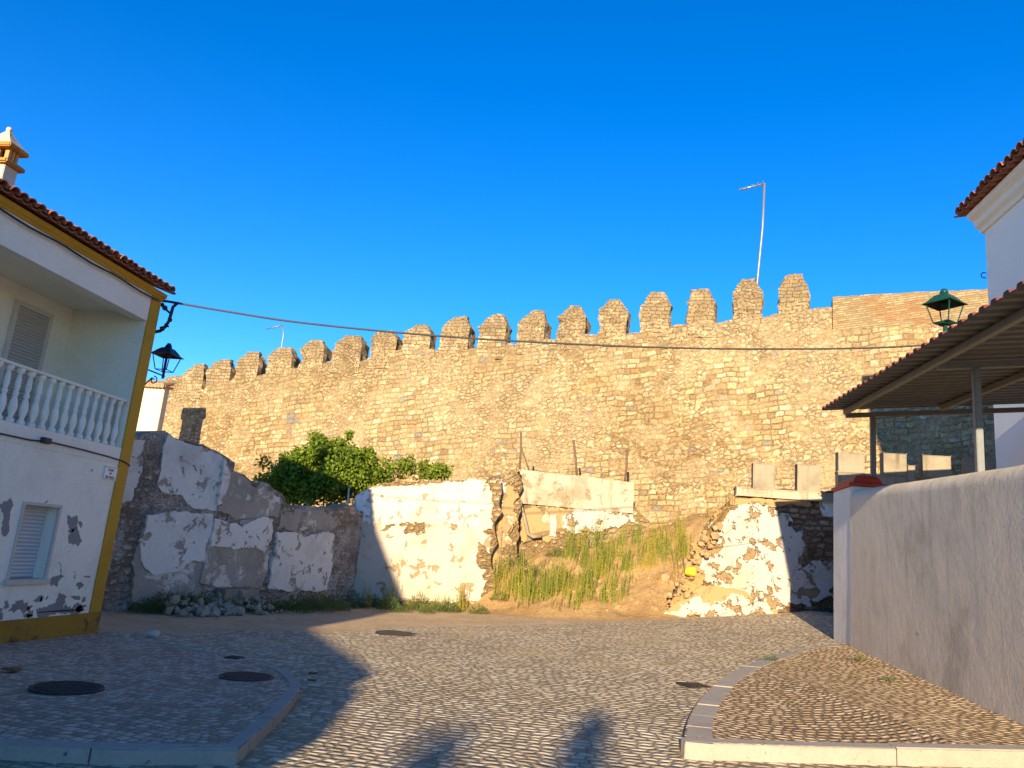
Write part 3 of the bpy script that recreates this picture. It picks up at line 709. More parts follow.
ubox(WF, l0, uf1, lz0-.02, lz0+.2, .12, -.6, M['parapet_white'], 'coping', rr)
def cblock(W, xl, xr, yt, yb, root, f=.05, b=-.3):
    a, zt = W.uz(xl, yt); c, _ = W.uz(xr, yt); zb = lz0+.19
    return ubox(W, min(a, c), max(a, c), zb, zt, f, b, M['concrete'], 'concrete_block', root, .012)
cblock(WF, 753, 775, 463.5, 488, rr); cblock(WF, 797, 820, 464.5, 488, rr)
pt(WF, [(668, 612), (676, 594), (686, 574), (696, 548), (706, 527), (718, 511), (730, 502), (722, 514), (712, 530), (702, 552), (702, 574), (704, 586), (690, 600)], 'mound', rr, 'earth_crust', off=.0, th=.1, jit=.12, seed=61)
# nearer stretch of the same parapet behind the pillar
WG = Wall((4.9, 18.9), (9.0, 18.6))
cr = thing('block_parapet', 'grey parapet with tall concrete blocks rising behind the red pillar cap', 'wall', (6.5, 18.8, 0))
gz = WG.uz(872, 474)[1]; lz0 = gz-.19
ubox(WG, WG.uz(838, 480)[0], WG.uz(1002, 480)[0], 0., gz, .0, -.3, M['concrete'], 'parapet', cr)
for xl, xr, yt in [(838, 864, 452.5), (883, 906, 453), (922, 950, 455), (966, 992, 456.5)]: cblock(WG, xl, xr, yt, 490, cr, f=.03)
ubox(WG, WG.uz(907, 480)[0], WG.uz(914, 480)[0], gz-.3, WG.uz(910, 466)[1], .1, -.25, M['concrete'], 'concrete_post', cr, .01)

# ================================================================== EARTH BANK
def bank(x, y):
    yf = interp(x, [(-4.2, 22.6), (-3, 21.9), (-1.5, 20.9), (0, 20.5), (1.5, 20.6), (2.6, 21.1), (3.2, 21.2)])
    t = max(0., (y-yf)/(24.2-yf)); hgt = interp(x, [(-4.2, .5), (-3.3, 1.3), (-2.2, 1.75), (-.5, 2.0), (1., 2.35), (2.2, 2.6), (4, 2.7)])
    k = t*t*(3-2*t) if t < 1 else 1+.12*(t-1)
    return g(x, y)-.03+hgt*(.55*min(t, 1)+.45*k)+(fbm((x, y, 0), .9, 2., 4)*.17+fbm((x, y, 0), 3.2, 6., 3, .7)*.06)*min(1, t*4)
X = np.arange(-4.6, 4.01, .08); Yy = np.arange(20.2, 27.6, .08)
V = [(x, y, bank(x, y) if x < 3.9 else bank(x, y)) for x in X for y in Yy]; q = len(Yy)
structure(mk('earth_bank', V, [(i*q+j, (i+1)*q+j, (i+1)*q+j+1, i*q+j+1) for i in range(len(X)-1) for j in range(q-1)], M['mound'], smooth=True))

# ================================================================== LEFT HOUSE
HX, HY = -7.89, 11.62
lh = thing('white_house', 'two storey white house with ochre trim, balustraded balcony and peeling paint', 'house', (HX, HY, 0))
def hb(name, x0, x1, y0, y1, z0, z1, mat, parent=lh, bev=0.):
    o = box(name, x0, x1, y0, y1, z0, z1, M[mat], None, bev); return child(o, lh) if parent is lh else o
BZ0, BZ1, BY1, BXI, BY0 = 2.86, 5.0, 11.36, -9.25, 3.2
Y0 = 1.5; XB = -14.5
wy0, wy1, wz0, wz1 = 9.56, 10.27, .82, 1.86
bm = bmesh.new()
# facade in pieces around the window and the balcony recess
add_box(bm, HX-.35, HX, Y0, wy0, 0, 2.6); add_box(bm, HX-.35, HX, wy1, HY, 0, 2.6)
add_box(bm, HX-.35, HX, wy0, wy1, 0, wz0); add_box(bm, HX-.35, HX, wy0, wy1, wz1, 2.6)
add_box(bm, XB, HX-.352, Y0, HY, 0, 2.6)
bmobj('lower_wall', bm, M['house_white']); child(bpy.data.objects['lower_wall'], lh)
hb('balcony_slab', XB, HX+.004, Y0, HY, 2.602, BZ0, 'beam_white')
bm = bmesh.new(); add_box(bm, XB, BXI, Y0, HY, BZ0+.002, 5.42); add_box(bm, BXI+.002, HX-.005, BY1, HY, BZ0+.002, 5.135); add_box(bm, BXI+.002, HX-.005, Y0, BY0, BZ0+.002, 5.135)
child(bmobj('balcony_wall', bm, M['loggia']), lh)
hb('beam', HX-.24, HX+.003, Y0, HY+.002, BZ1, 5.448, 'beam_white')
hb('balcony_ceiling', BXI+.002, HX-.242, BY0+.002, BY1-.002, 5.12, 5.418, 'loggia')
hb('plinth', HX-.3, HX+.03, Y0, HY+.03, -.1, .31, 'plinth', bev=.012)
hb('corner_strip', HX-.3, HX+.018, HY-.25, HY+.018, .312, 5.447, 'yellow', bev=.006)
# cornice and roof
bm = bmesh.new()
prof = [(HX-.1, 5.45), (HX+.02, 5.45), (HX+.04, 5.48), (HX+.07, 5.5), (HX+.08, 5.56), (HX-.1, 5.56)]
ra = [bm.verts.new((x, Y0, z)) for x, z in prof]; rb = [bm.verts.new((x, HY+.06, z)) for x, z in prof]
for k in range(6): bm.faces.new((ra[k], ra[(k+1) % 6], rb[(k+1) % 6], rb[k]))
bm.faces.new(ra); bm.faces.new(rb[::-1])
child(bmobj('cornice', bm, M['yellow']), lh)
def tile_roof(name, x0, z0, x1, z1, ya, yb, mat, root, r=.1, per=.21, ridge=True):
    """courses of half-round tiles running from the eave (x0) up to the ridge (x1)"""
    bm = bmesh.new(); n = int((yb-ya)/per); L = math.hypot(x1-x0, z1-z0); k = max(1, int(L/.36))
    d = Vector((x1-x0, 0, z1-z0))/L; up = Vector((-d.z, 0, d.x)); up = up if up.z > 0 else -up
    for i in range(n+1):
        y = ya+per*i; dy = random.uniform(-.008, .008); sh = random.uniform(-.03, .03)
        for j in range(min(k, 9)):
            s0 = j*L/k+sh-.02; s1 = (j+1)*L/k+.05+sh
            if j == min(k, 9)-1: s1 = L
            rings = []
            for (s, rr_, lift) in ((s0, r*1.06, .02), (s1, r*.86, .0)):
                ring = []
                for out in (0, 1):
                    for a in np.linspace(0, math.pi, 8) if out == 0 else np.linspace(math.pi, 0, 8):
                        q = rr_-(.016 if out else 0)
                        ring.append(bm.verts.new(Vector((x0, y+dy, z0))+d*s+up*(math.sin(a)*q+lift+.02)+Vector((0, math.cos(a)*q, 0))))
                rings.append(ring)
            m = 16
            for q in range(m): bm.faces.new((rings[0][q], rings[0][(q+1) % m], rings[1][(q+1) % m], rings[1][q]))
            for rg in rings:
                for q in range(7): bm.faces.new((rg[q], rg[q+1], rg[14-q], rg[15-q]))
        # channel tile below
        yc = y+per/2; s0 = -.0+sh*.5; rings = []
        for s in (s0, L):
            rings.append([bm.verts.new(Vector((x0, yc, z0))+d*s+up*(.045-math.sin(a)*r*.5)+Vector((0, math.cos(a)*r, 0))) for a in np.linspace(0, math.pi, 7)]+
                         [bm.verts.new(Vector((x0, yc, z0))+d*s+up*(.045-math.sin(a)*(r*.5+.016))+Vector((0, math.cos(a)*(r+.006), 0))) for a in np.linspace(math.pi, 0, 7)])
        for q in range(14): bm.faces.new((rings[0][q], rings[0][(q+1) % 14], rings[1][(q+1) % 14], rings[1][q]))
        for q in range(6): bm.faces.new((rings[0][q], rings[0][q+1], rings[0][12-q], rings[0][13-q]))
    return child(bmobj(name, bm, mat, None, False), root)
tile_roof('roof', HX+.2, 5.57, -11.2, 6.75, Y0, HY-.02, M['tile'], lh, r=.078, per=.17)
tile_roof('roof', XB-.2, 5.57, -11.2, 6.75, Y0, HY-.02, M['tile'], lh, r=.078, per=.17)
bm = bmesh.new()
for yy in (HY-.2,):
    v = [bm.verts.new((x, yy+o, z)) for o in (0, .15) for x, z in ((XB, 5.43), (HX-.25, 5.43), (HX-.25, 5.55), (-11.2, 6.72), (XB, 5.55))]
    bm.faces.new(v[:5][::-1]); bm.faces.new(v[5:])
    for k in range(5): bm.faces.new((v[k], v[(k+1) % 5], v[5+(k+1) % 5], v[5+k]))
child(bmobj('gable', bm, M['house_white']), lh)
# windows
def shutter(name, x, y0, y1, z0, z1, mat, n, root):
    bm = bmesh.new(); h = (z1-z0)/n
    for i in range(n):
        z = z0+h*i; v = [bm.verts.new(q) for y in (y0, y1) for q in ((x-.02, y, z+.003), (x+.0, y, z+.003), (x+.012, y, z+h*.45), (x+.002, y, z+h*.93), (x-.02, y, z+h*.93))]
        for k in range(5): bm.faces.new((v[k], v[(k+1) % 5], v[5+(k+1) % 5], v[5+k]))
        bm.faces.new(v[:5][::-1]); bm.faces.new(v[5:])
    add_box(bm, x-.05, x-.022, y0, y1, z0, z1)
    return bmobj(name, bm, mat, root)
def wframe(name, x0, x1, y0, y1, z0, z1, t_, mat, root, bottom=True):
    bm = bmesh.new(); add_box(bm, x0, x1, y0-t_, y0, z0-(t_ if bottom else 0), z1+t_); add_box(bm, x0, x1, y1, y1+t_, z0-(t_ if bottom else 0), z1+t_); add_box(bm, x0+.002, x1-.002, y0+.001, y1-.001, z1, z1+t_)
    return bmobj(name, bm, mat, root)
win = child(wframe('window', HX-.02, HX+.018, wy0+.02, wy1-.02, wz0+.03, wz1-.03, .04, M['frame'], None), lh)
shutter('shutter', HX-.2, wy0+.01, wy1-.01, wz0+.02, wz1-.02, M['shutter'], 19, win)
box('sill', HX-.19, HX+.05, wy0-.06, wy1+.06, wz0-.05, wz0+.018, M['frame'], win, .006)
dy0 = float(at_X(4, 360, BXI)[1]); dy1 = float(at_X(47, 320, BXI)[1]); dz1 = float(at_X(20, 306, BXI)[2])
dw = child(wframe('balcony_door', BXI-.01, BXI+.05, dy0, dy1, BZ0+.01, dz1, .07, M['frame'], None, False), lh)
shutter('shutter', BXI+.03, dy0+.002, dy1-.002, BZ0+.02, dz1-.002, M['shutter_tan'], 38, dw)
# balustrade
bal = child(box('balustrade', HX-.16, HX-.04, BY0+.002, BY1-.002, 3.6, 3.64, M['beam_white'], None, .008), lh)
bprof = [(.055, 0), (.055, .05), (.035, .06), (.03, .09), (.05, .16), (.056, .22), (.045, .3), (.026, .36), (.038, .38), (.038, .41), (.026, .43), (.04, .5), (.036, .58), (.025, .66), (.05, .68), (.055, .735)]
y = BY1-.1; first = None
while y > 7.0:
    if first is None:
        bm = bmesh.new(); add_lathe(bm, bprof, (0, 0, 0), 12); first = bmobj('baluster', bm, M['beam_white'], bal, True); o = first
    else:
        o = first.copy(); COL.objects.link(o); o.parent = bal
    o.location = (HX-.1-bal.matrix_world.translation.x*0, y, BZ0+.004); y -= .196
# peeled patches
HWl = Wall((HX, 0), (HX, 12))
peels = [[(0, 505), (6, 500), (10, 498), (12, 506), (9, 516), (7, 528), (4, 533), (0, 531)],
         [(67, 520), (76, 519), (76, 529), (71, 535), (67, 530)], [(79, 521), (83, 521), (81, 526)], [(69, 537), (78, 530), (82, 540), (76, 544), (69, 542)],
         [(57, 567), (62, 573), (63, 579), (58, 583), (55, 588), (50, 588), (48, 580), (53, 578), (58, 576)],
         [(10, 607), (28, 604), (27, 611), (14, 612)], [(36, 610), (55, 606), (58, 596), (63, 600), (63, 608), (75, 611), (60, 616), (38, 619)], [(0, 604), (4, 605), (3, 612), (0, 613)]]
for i, pl in enumerate(peels): child(patch('peeled_patch', HWl, pl, -.008, .011, M['peel'], None, .055, step=.015, seed=i*5.), lh)
for i in range(34):
    yc = random.uniform(8.9, 11.25); zc = .36+random.random()**2.2*.5; a_ = random.uniform(.03, .12); b_ = random.uniform(.02, .06)
    child(patch('peeled_patch', HWl, [(yc+a_*math.cos(t)*random.uniform(.6, 1.2), max(.33, zc+b_*math.sin(t)*random.uniform(.6, 1.3))) for t in np.linspace(0, 6.28, 9)[:-1]], -.008, .0105, M['peel'], None, .04, px=False, step=.015, seed=i*3.+50), lh)
# chimney
chx = -9.6
c0 = at_X(6, 190, chx)
ch = child(box('chimney', chx-.42, chx, float(at_X(1, 180, chx)[1]), float(at_X(15, 185, chx)[1]), 5.9, float(at_X(15, 170, chx)[2]), M['tower_white'], None, .01), lh)
cy0, cy1 = float(at_X(1, 180, chx)[1]), float(at_X(15, 185, chx)[1]); cz0 = float(at_X(15, 170, chx)[2]); hh = float(at_X(15, 150, chx)[2])-cz0
def crown():
    box('collar', chx-.49, chx+.07, cy0-.07, cy1+.07, cz0, cz0+.08, M['chimney_ochre'], ch, .02)
    for a in range(3):
        for b in range(3):
            if (a, b) != (1, 1):
                xx = chx-.37+.32*a/2; yy = cy0+.06+(cy1-cy0-.12)*b/2
                box('vent_brick', xx-.035, xx+.035, yy-.024, yy+.024, cz0+.08, cz0+.27, M['terracotta'], ch)
    box('vent_shade', chx-.3, chx-.12, cy0+.13, cy1-.13, cz0+.081, cz0+.269, M['void_shade'], ch)  # solid dark core, paints the shade between the vent bricks
    box('collar', chx-.49, chx+.07, cy0-.07, cy1+.07, cz0+.27, cz0+.34, M['chimney_ochre'], ch, .015)
    bm = bmesh.new(); cx, cy = chx-.21, (cy0+cy1)/2
    rings = [[bm.verts.new((cx+a*s*.27, cy+b*s*((cy1-cy0)/2+.06), cz0+.34+z)) for a, b in ((-1, -1), (1, -1), (1, 1), (-1, 1))] for s, z in ((1, 0), (.55, .12), (.14, .27), (.1, .3))]
    for A, B in zip(rings, rings[1:]):
        for k in range(4): bm.faces.new((A[k], A[(k+1) % 4], B[(k+1) % 4], B[k]))
    bm.faces.new(rings[0][::-1]); bm.faces.new(rings[-1])
    bmesh.ops.create_icosphere(bm, subdivisions=2, radius=.045, matrix=Matrix.Translation((cx, cy, cz0+.655)))
    bmobj('cap', bm, M['chimney_cap'], ch)
crown()
# street name plate
sp_ = [at_X(*q, HX) for q in [(104, 466), (118, 467), (115, 481), (101, 479)]]
sy0, sy1 = (sp_[0][1]+sp_[3][1])/2, (sp_[1][1]+sp_[2][1])/2; sz1, sz0 = (sp_[0][2]+sp_[1][2])/2, (sp_[2][2]+sp_[3][2])/2
sg = thing('street_sign', 'small white street name plate beside the ochre corner strip', 'sign', (HX, (sy0+sy1)/2, (sz0+sz1)/2))
sw, sh_ = abs(sy1-sy0), abs(sz1-sz0)
box('plate', .0, .016, -sw/2, sw/2, -sh_/2, sh_/2, M['sign'], sg, .003)
bm = bmesh.new()
for (a, b, c, d) in ((-sw/2+.012, sw/2-.012, -sh_/2+.012, -sh_/2+.018), (-sw/2+.012, sw/2-.012, sh_/2-.018, sh_/2-.012), (-sw/2+.012, -sw/2+.018, -sh_/2+.019, sh_/2-.019), (sw/2-.018, sw/2-.012, -sh_/2+.019, sh_/2-.019)): add_box(bm, .0155, .018, a, b, c, d)
bmobj('border', bm, M['ink'], sg)
def text(s, y, z, size, parent):
    cu = bpy.data.curves.new('lettering', 'FONT'); cu.body = s; cu.size = size; cu.align_x = 'CENTER'; cu.extrude = .001; cu.offset = .0008
    o = bpy.data.objects.new('tmp', cu); COL.objects.link(o); bpy.context.view_layer.update()
    me = bpy.data.meshes.new_from_object(o.evaluated_get(bpy.context.evaluated_depsgraph_get())); bpy.data.objects.remove(o)
    me.transform(Matrix(((0, 0, 1, .0175), (1, 0, 0, y), (0, 1, 0, z), (0, 0, 0, 1)))); me.materials.clear()
    return link('lettering', me, M['ink'], parent)
ts = sh_*.3
text('Largo', 0, sh_*.17, ts, sg); text('de', 0, -sh_*.08, ts*.8, sg); text('São Pedro', 0, -sh_*.36, ts*.82, sg)
# facade cable
fc = [at_X(*q, HX+.03) for q in [(-60, 417), (0, 433.5), (30, 440), (50, 442), (80, 449), (110, 457), (124, 461.5), (129, 465)]]
fc = fc+[np.array((HX+.02, HY+.03, fc[-1][2]-.01)), np.array((HX-.3, HY+.03, fc[-1][2]-.03))]
fcb = tag(tube('facade_cable', fc, .012, M['cable'], None, 6), 'black cable stapled along the white facade under the balcony', 'cable')
bp = at_X(47, 440, HX+.06)
box('junction_box', HX+.004, HX+.09, bp[1]-.07, bp[1]+.07, bp[2]-.05, bp[2]+.03, M['cable_grey'], fcb, .01)
ec = [(HX+.06, y, 5.39+.012*math.sin(y*5)) for y in np.arange(2, HY+.1, .25)]
tag(tube('eave_cable', ec, .016, M['cable'], None, 6), 'dark cable clipped under the ochre cornice along the eave', 'cable')
# ---- lanterns
def lantern(name, label, c, s, mat, root_extra):
    """four-sided street lantern; c = centre of the eaves of its hood, s = half width of the hood"""
    o = thing(name, label, 'lantern', tuple(c))
    bm = bmesh.new()
    prof = [(1, -.04), (1.02, 0), (.8, .1), (.62, .3), (.42, .48), (.22, .56), (.2, .62)]
    rings = [[bm.verts.new((a*s*k, b*s*k, z*s*1.25)) for a, b in ((-1, -1), (1, -1), (1, 1), (-1, 1))] for k, z in prof]
    for A, B in zip(rings, rings[1:]):
        for k in range(4): bm.faces.new((A[k], A[(k+1) % 4], B[(k+1) % 4], B[k]))
    inner = [[bm.verts.new((a*s*k, b*s*k, z*s*1.25)) for a, b in ((-1, -1), (1, -1), (1, 1), (-1, 1))] for k, z in ((.92, -.04), (.5, .3))]
    for k in range(4): bm.faces.new((rings[0][(k+1) % 4], rings[0][k], inner[0][k], inner[0][(k+1) % 4])); bm.faces.new((inner[0][(k+1) % 4], inner[0][k], inner[1][k], inner[1][(k+1) % 4]))
    bm.faces.new(inner[1]); bm.faces.new(rings[-1])
    bmobj('hood', bm, mat, o)
    bm = bmesh.new(); add_lathe(bm, [(.2*s, .72*s), (.27*s, .78*s), (.27*s, .9*s), (.16*s, .95*s), (.2*s, 1.02*s), (.1*s, 1.1*s)], (0, 0, 0), 12); bmobj('finial', bm, mat, o, True)
    zb = -1.35*s; kb = .52
    bm = bmesh.new()
    for a, b in ((-1, -1), (1, -1), (1, 1), (-1, 1)): add_tube(bm, [(a*s*.82, b*s*.82, -.02*s), (a*s*kb, b*s*kb, zb)], .045*s, 6)
    for (a, b), (c_, d) in zip(((-1, -1), (1, -1), (1, 1), (-1, 1)), ((1, -1), (1, 1), (-1, 1), (-1, -1))): add_tube(bm, [(a*s*kb, b*s*kb, zb), (c_*s*kb, d*s*kb, zb)], .04*s, 6)
    bmobj('frame', bm, mat, o)
    bm = bmesh.new(); add_lathe(bm, [(.16*s, 0), (.16*s, -.25*s), (.1*s, -.3*s)], (0, 0, .2*s), 10); bmobj('lamp_holder', bm, M['iron_cover'], o, True)
    return o, zb
# left lantern on a scroll bracket fixed to the house corner
LC = at_pl(167, 355.5, (-7.55, 12.0, 0), (0, 1, 0))
lan, zb = lantern('street_lantern', 'black street lantern on a scroll bracket at the ochre house corner', LC, .2, M['black_iron'], None)
px_ = lan.location
def L(p): return np.array(p)-np.array(px_)
bm = bmesh.new()
add_tube(bm, [(0, 0, .1), (0, 0, zb-.14)], .022, 8)
xw = HX-.05-px_.x; yw = HY+.0-px_.y
add_tube(bm, [(xw, yw, zb-.06), (0.03, 0, zb-.1)], .014, 6); add_tube(bm, [(xw, yw, zb-.42), (-.12, yw*.3, zb-.16)], .012, 6)
sc_ = [(-.1+.075*math.cos(a)*(1-.055*k), yw*.25, zb-.2+.075*math.sin(a)*(1-.055*k)) for k, a in enumerate(np.linspace(1.6, -5.5, 14))]
add_tube(bm, sc_, .01, 6); add_box(bm, xw-.02, xw+.02, yw-.02, yw+.03, zb-.5, zb+.02)
bmobj('bracket', bm, M['black_iron'], lan, True)
# cable bracket with vines of wiring
cb = thing('cable_bracket', 'curved dark bundle of wires looping from the eave corner to the overhead cable', 'cable', tuple(at_Y(172, 300, HY+.15)))
cl = np.array(cb.location)
lp_ = [at_Y(*q, HY+.12)-cl for q in [(154, 332), (160, 331), (165, 327), (169, 321), (171, 314), (173, 307), (177, 303.5)]]
tube('wire_loop', lp_, .03, M['cable'], cb, 6)
tube('wire_loop', [at_Y(*q, HY+.12)-cl for q in [(160, 304), (164, 308), (170, 313)]], .02, M['cable'], cb, 6)
tube('bracket_arm', [at_Y(*q, HY+.1)-cl for q in [(160, 300.5), (168, 301.5), (180, 303.5)]], .022, M['cable'], cb, 6)
for q in [(162.5, 305), (164.5, 308), (170, 320), (166.5, 325.5), (162.5, 329)]:
    p = at_Y(*q, HY+.12)-cl; bm = bmesh.new(); bmesh.ops.create_icosphere(bm, subdivisions=1, radius=.05)
    for v in bm.verts: v.co = Vector(p)+v.co*random.uniform(.6, 1.25)
    bmobj('clamp', bm, M['cable'], cb)

# ================================================================== RIGHT WALL, PILLAR
WRL = Wall((WX, 15.9), (WX, 5.5))
rw = thing('garden_wall', 'tall rough whitewashed garden wall with rounded top on the right', 'wall', (WX, 10, .4))
wt = [(float(at_X(x, y, WX+.22)[1]), float(at_X(x, y, WX+.22)[2])) for x, y in [(864, 489.5), (900, 484), (950, 477), (1024, 466)]]
wt = sorted(wt)
PY0 = float(at_X(851, 560, WX)[1])
def rwall():
    Ya = 4.0; n = int((PY0-Ya)/.06); V, Fc = [], []; T = .42
    prof = [(0, 0), (0, .12), (0, .25), (0, .4), (0, .55), (0, .7), (0, .8), (0, .88)]
    m = None
    for i in range(n+1):
        y = Ya+(PY0+.05-Ya)*i/n; zt = interp(y, wt); zb = g(WX, y)-.2; R_ = .2
        if y > PY0-.2: R_ = .2
        pr = [(0, zb+(zt-R_-zb)*k/40) for k in range(41)]+[(R_-R_*math.cos(a), zt-R_+R_*math.sin(a)) for a in np.linspace(.2, math.pi/2, 6)]+[(T-R_*.6+R_*.6*math.sin(a), zt-R_*.6+R_*.6*math.cos(a)) for a in np.linspace(.0, math.pi/2, 5)]+[(T, zb)]
        m = len(pr)
        for x, z in pr:
            k = fbm((0, y, z), .5, 5., 3)*.006+fbm((0, y, z), 3., 9., 4, .55)*.0018
            V.append((WX+x-k*(1 if x < T*.5 else 0), y, z+k*.5*(x > .05)))
    for i in range(n):
        for j in range(m-1): Fc.append((i*m+j, i*m+j+1, (i+1)*m+j+1, (i+1)*m+j))
    o = mk('wall', V, Fc, M['wall_white'], None, True); return child(o, rw)
rwall()
PZ = float(at_X(837, 489.5, WX-.03)[2])
child(box('pillar', WX+.014, WX+.62, PY0+.02, 15.95, 0, PZ, M['pillar_white'], None, .02), rw)
bm = bmesh.new()
pc = [(-.02, 0), (-.035, .01), (-.035, .06), (.05, .08), (.075, .15), (.12, .2), (.2, .225)]
cx0, cx1, cy0_, cy1_ = WX+.014, WX+.62, PY0+.02, 15.95
rings = [[bm.verts.new((x, y, PZ+.002+z)) for x, y in ((cx0+i_, cy0_+i_*.6), (cx1-i_, cy0_+i_*.6), (cx1-i_, cy1_-i_*.6), (cx0+i_, cy1_-i_*.6))] for i_, z in pc]
for A, B in zip(rings, rings[1:]):
    for k in range(4): bm.faces.new((A[k], A[(k+1) % 4], B[(k+1) % 4], B[k]))
bm.faces.new(rings[0][::-1]); bm.faces.new(rings[-1])
child(bmobj('pillar_cap', bm, M['red_paint'], None), rw)

V = [(x, y, 2.55+.03*(y-8)) for x in (WX+.3, WX+3.35) for y in (2.5, 16.2)]+[(x, y, -.1) for x in (WX+.3, WX+3.35) for y in (2.5, 16.2)]
structure(mk('sun_block_terrace', V, [(0, 2, 3, 1), (1, 3, 7, 5), (0, 1, 5, 4), (2, 6, 7, 3)], M['dirt']))  # unseen raised ground, added to block a slit of sun past the pillar
# ================================================================== CANOPY
KX = 3.8
ca = thing('canopy', 'grey corrugated lean-to canopy on steel posts behind the garden wall', 'canopy', (5.5, 11, .6))
kc = at_X(822, 410.5, KX); kn = at_X(1024, 286, KX)
kz0, kz1, ky0, ky1 = float(kc[2]), float(kn[2]), float(kc[1]), float(kn[1])
def kz(x, y): return kz1+(kz0-kz1)*(y-ky1)/(ky0-ky1)+.1*(x-KX)
def csheet(name, off, mat, x0, over, per=.27):
    pts = []; y = 7.0
    pr = [(0, 0), (.3, 0), (.42, .045), (.75, .045), (.88, 0)]
    while y < ky0+over:
        for f_, h in pr:
            if y+f_*per <= ky0+over: pts.append((y+f_*per, h))
        y += per
    V = []; Fc = []; th = .006; X_ = [x0, 6., 7.75]
    for (yy, h) in pts:
        for x in X_: V.append((x, yy, kz(x, yy)+h+off)); V.append((x, yy, kz(x, yy)+h+off+th))
    m = len(X_)*2
    for i in range(len(pts)-1):
        for j in range(len(X_)-1):
            a, b = i*m+2*j, (i+1)*m+2*j
            Fc += [(a, a+2, b+2, b), (a+1, b+1, b+3, a+3)]
        Fc += [(i*m, (i+1)*m, (i+1)*m+1, i*m+1)]
    Fc += [((len(pts)-1)*m+2*j, (len(pts)-1)*m+2*j+2, (len(pts)-1)*m+2*j+3, (len(pts)-1)*m+2*j+1) for j in range(len(X_)-1)]
    return child(mk(name, V, Fc, mat, None), ca)
csheet('sheet', 0, M['sheet'], KX, 0); csheet('top_skin', .012, M['sheet_red'], KX-.006, .0)
def beam(name, a, b, hx, hz, mat):
    a, b = Vector(a), Vector(b); bm = bmesh.new(); d = (b-a).normalized(); s = d.cross(Vector((0, 0, 1))).normalized(); up = s.cross(d)
    v = [bm.verts.new(p+s*i*hx+up*j*hz) for p in (a, b) for i, j in ((-1, -1), (1, -1), (1, 1), (-1, 1))]
    bm.faces.new(v[:4][::-1]); bm.faces.new(v[4:])
    for k in range(4): bm.faces.new((v[k], v[(k+1) % 4], v[4+(k+1) % 4], v[4+k]))
    bmesh.ops.bevel(bm, geom=bm.edges[:], offset=.006, segments=1, affect='EDGES')
    return child(bmobj(name, bm, mat, None), ca)
BX = WX+.5
BB = float(at_pl(845, 411, (0, ky0-.1, 0), (0, 1, 0))[0])
beam('beam', (BB, 7.05, kz(BB, 7.05)-.062), (BB, ky0-.1, kz(BB, ky0-.1)-.062), .035, .05, M['beam_steel'])
BX2 = float(at_pl(941, 408, (0, ky0-.2, 0), (0, 1, 0))[0])
beam('beam', (BX2, 7.05, kz(BX2, 7.05)-.062), (BX2, ky0-.2, kz(BX2, ky0-.2)-.062), .035, .05, M['beam_steel'])
for (px1, py1) in ((873, 450), (977, 400)):
    yy = float(at_X(px1, py1, BX)[1]); zt = kz(BX, yy)-.155
    child(box('post', BX-.045, BX+.045, yy-.045, yy+.045, g(BX, yy)-.1, zt, M['post_paint'], None, .008), ca)
    beam('cross_beam', (BB+.04, yy, kz(BB+.04, yy)-.112), (7.75, yy, kz(7.75, yy)-.112-.0), .03, .045, M['post_paint'])
# right lantern: its stalk is bolted to the canopy
RL = at_pl(944.5, 304, (0, 10.6, 0), (0, 1, 0))
rl, zb2 = lantern('street_lantern', 'dark green street lantern standing above the edge of the corrugated canopy', RL, .2, M['green_iron'], None)
rl.rotation_euler.z = math.radians(38)
bm = bmesh.new(); zc = kz(RL[0], RL[1])+.03-RL[2]
add_tube(bm, [(0, 0, zb2), (0, 0, zc)], .03, 8); add_lathe(bm, [(.08, zb2-.03), (.12, zb2), (.05, zb2+.03)], (0, 0, 0), 10); add_lathe(bm, [(.09, zc-.01), (.09, zc+.02)], (0, 0, 0), 10)
bmobj('stalk', bm, M['green_iron'], rl, True)

# ================================================================== RIGHT HOUSE
RY = 17.0
rc = at_pl(985, 232, (0, RY, 0), (0, 1, 0)); RX = float(rc[0])
rh = thing('white_house', 'tall plain white house with terracotta eave tiles at the right edge', 'house', (RX, RY, 1))
cz_ = float(rc[2])
child(box('wall', RX, RX+8, 2, RY, 0, cz_, M['right_white'], None), rh)
bm = bmesh.new()
prof = [(.05, 0), (-.05, 0), (-.08, .08), (-.16, .14), (-.19, .26), (-.3, .34), (-.32, .44), (.05, .44)]
ra = [bm.verts.new((RX+x, 2, cz_+.002+z)) for x, z in prof]; rb = [bm.verts.new((RX+x, RY+.1, cz_+.002+z)) for x, z in prof]
for k in range(len(prof)): bm.faces.new((ra[k], ra[(k+1) % len(prof)], rb[(k+1) % len(prof)], rb[k]))
bm.faces.new(ra); bm.faces.new(rb[::-1])
child(bmobj('cornice', bm, M['beam_white'], None), rh)
tile_roof('roof', RX-.5, cz_+.47, RX+4, cz_+1.35, 2.1, RY+.18, M['tile'], rh, r=.115, per=.25)
child(box('roof_shade', RX+.06, RX+7.9, 2.1, RY-.1, cz_+.01, cz_+.5, M['void_shade'], None), rh)  # near-black block, shade under the tiles put into its colour
hk = [at_pl(*q, (0, RY-.02, 0), (0, 1, 0)) for q in [(986, 273), (983, 272.5), (981, 274.5), (982, 277.5), (986, 278)]]
child(tube('wall_hook', hk, .012, M['cable'], None, 6), rh)

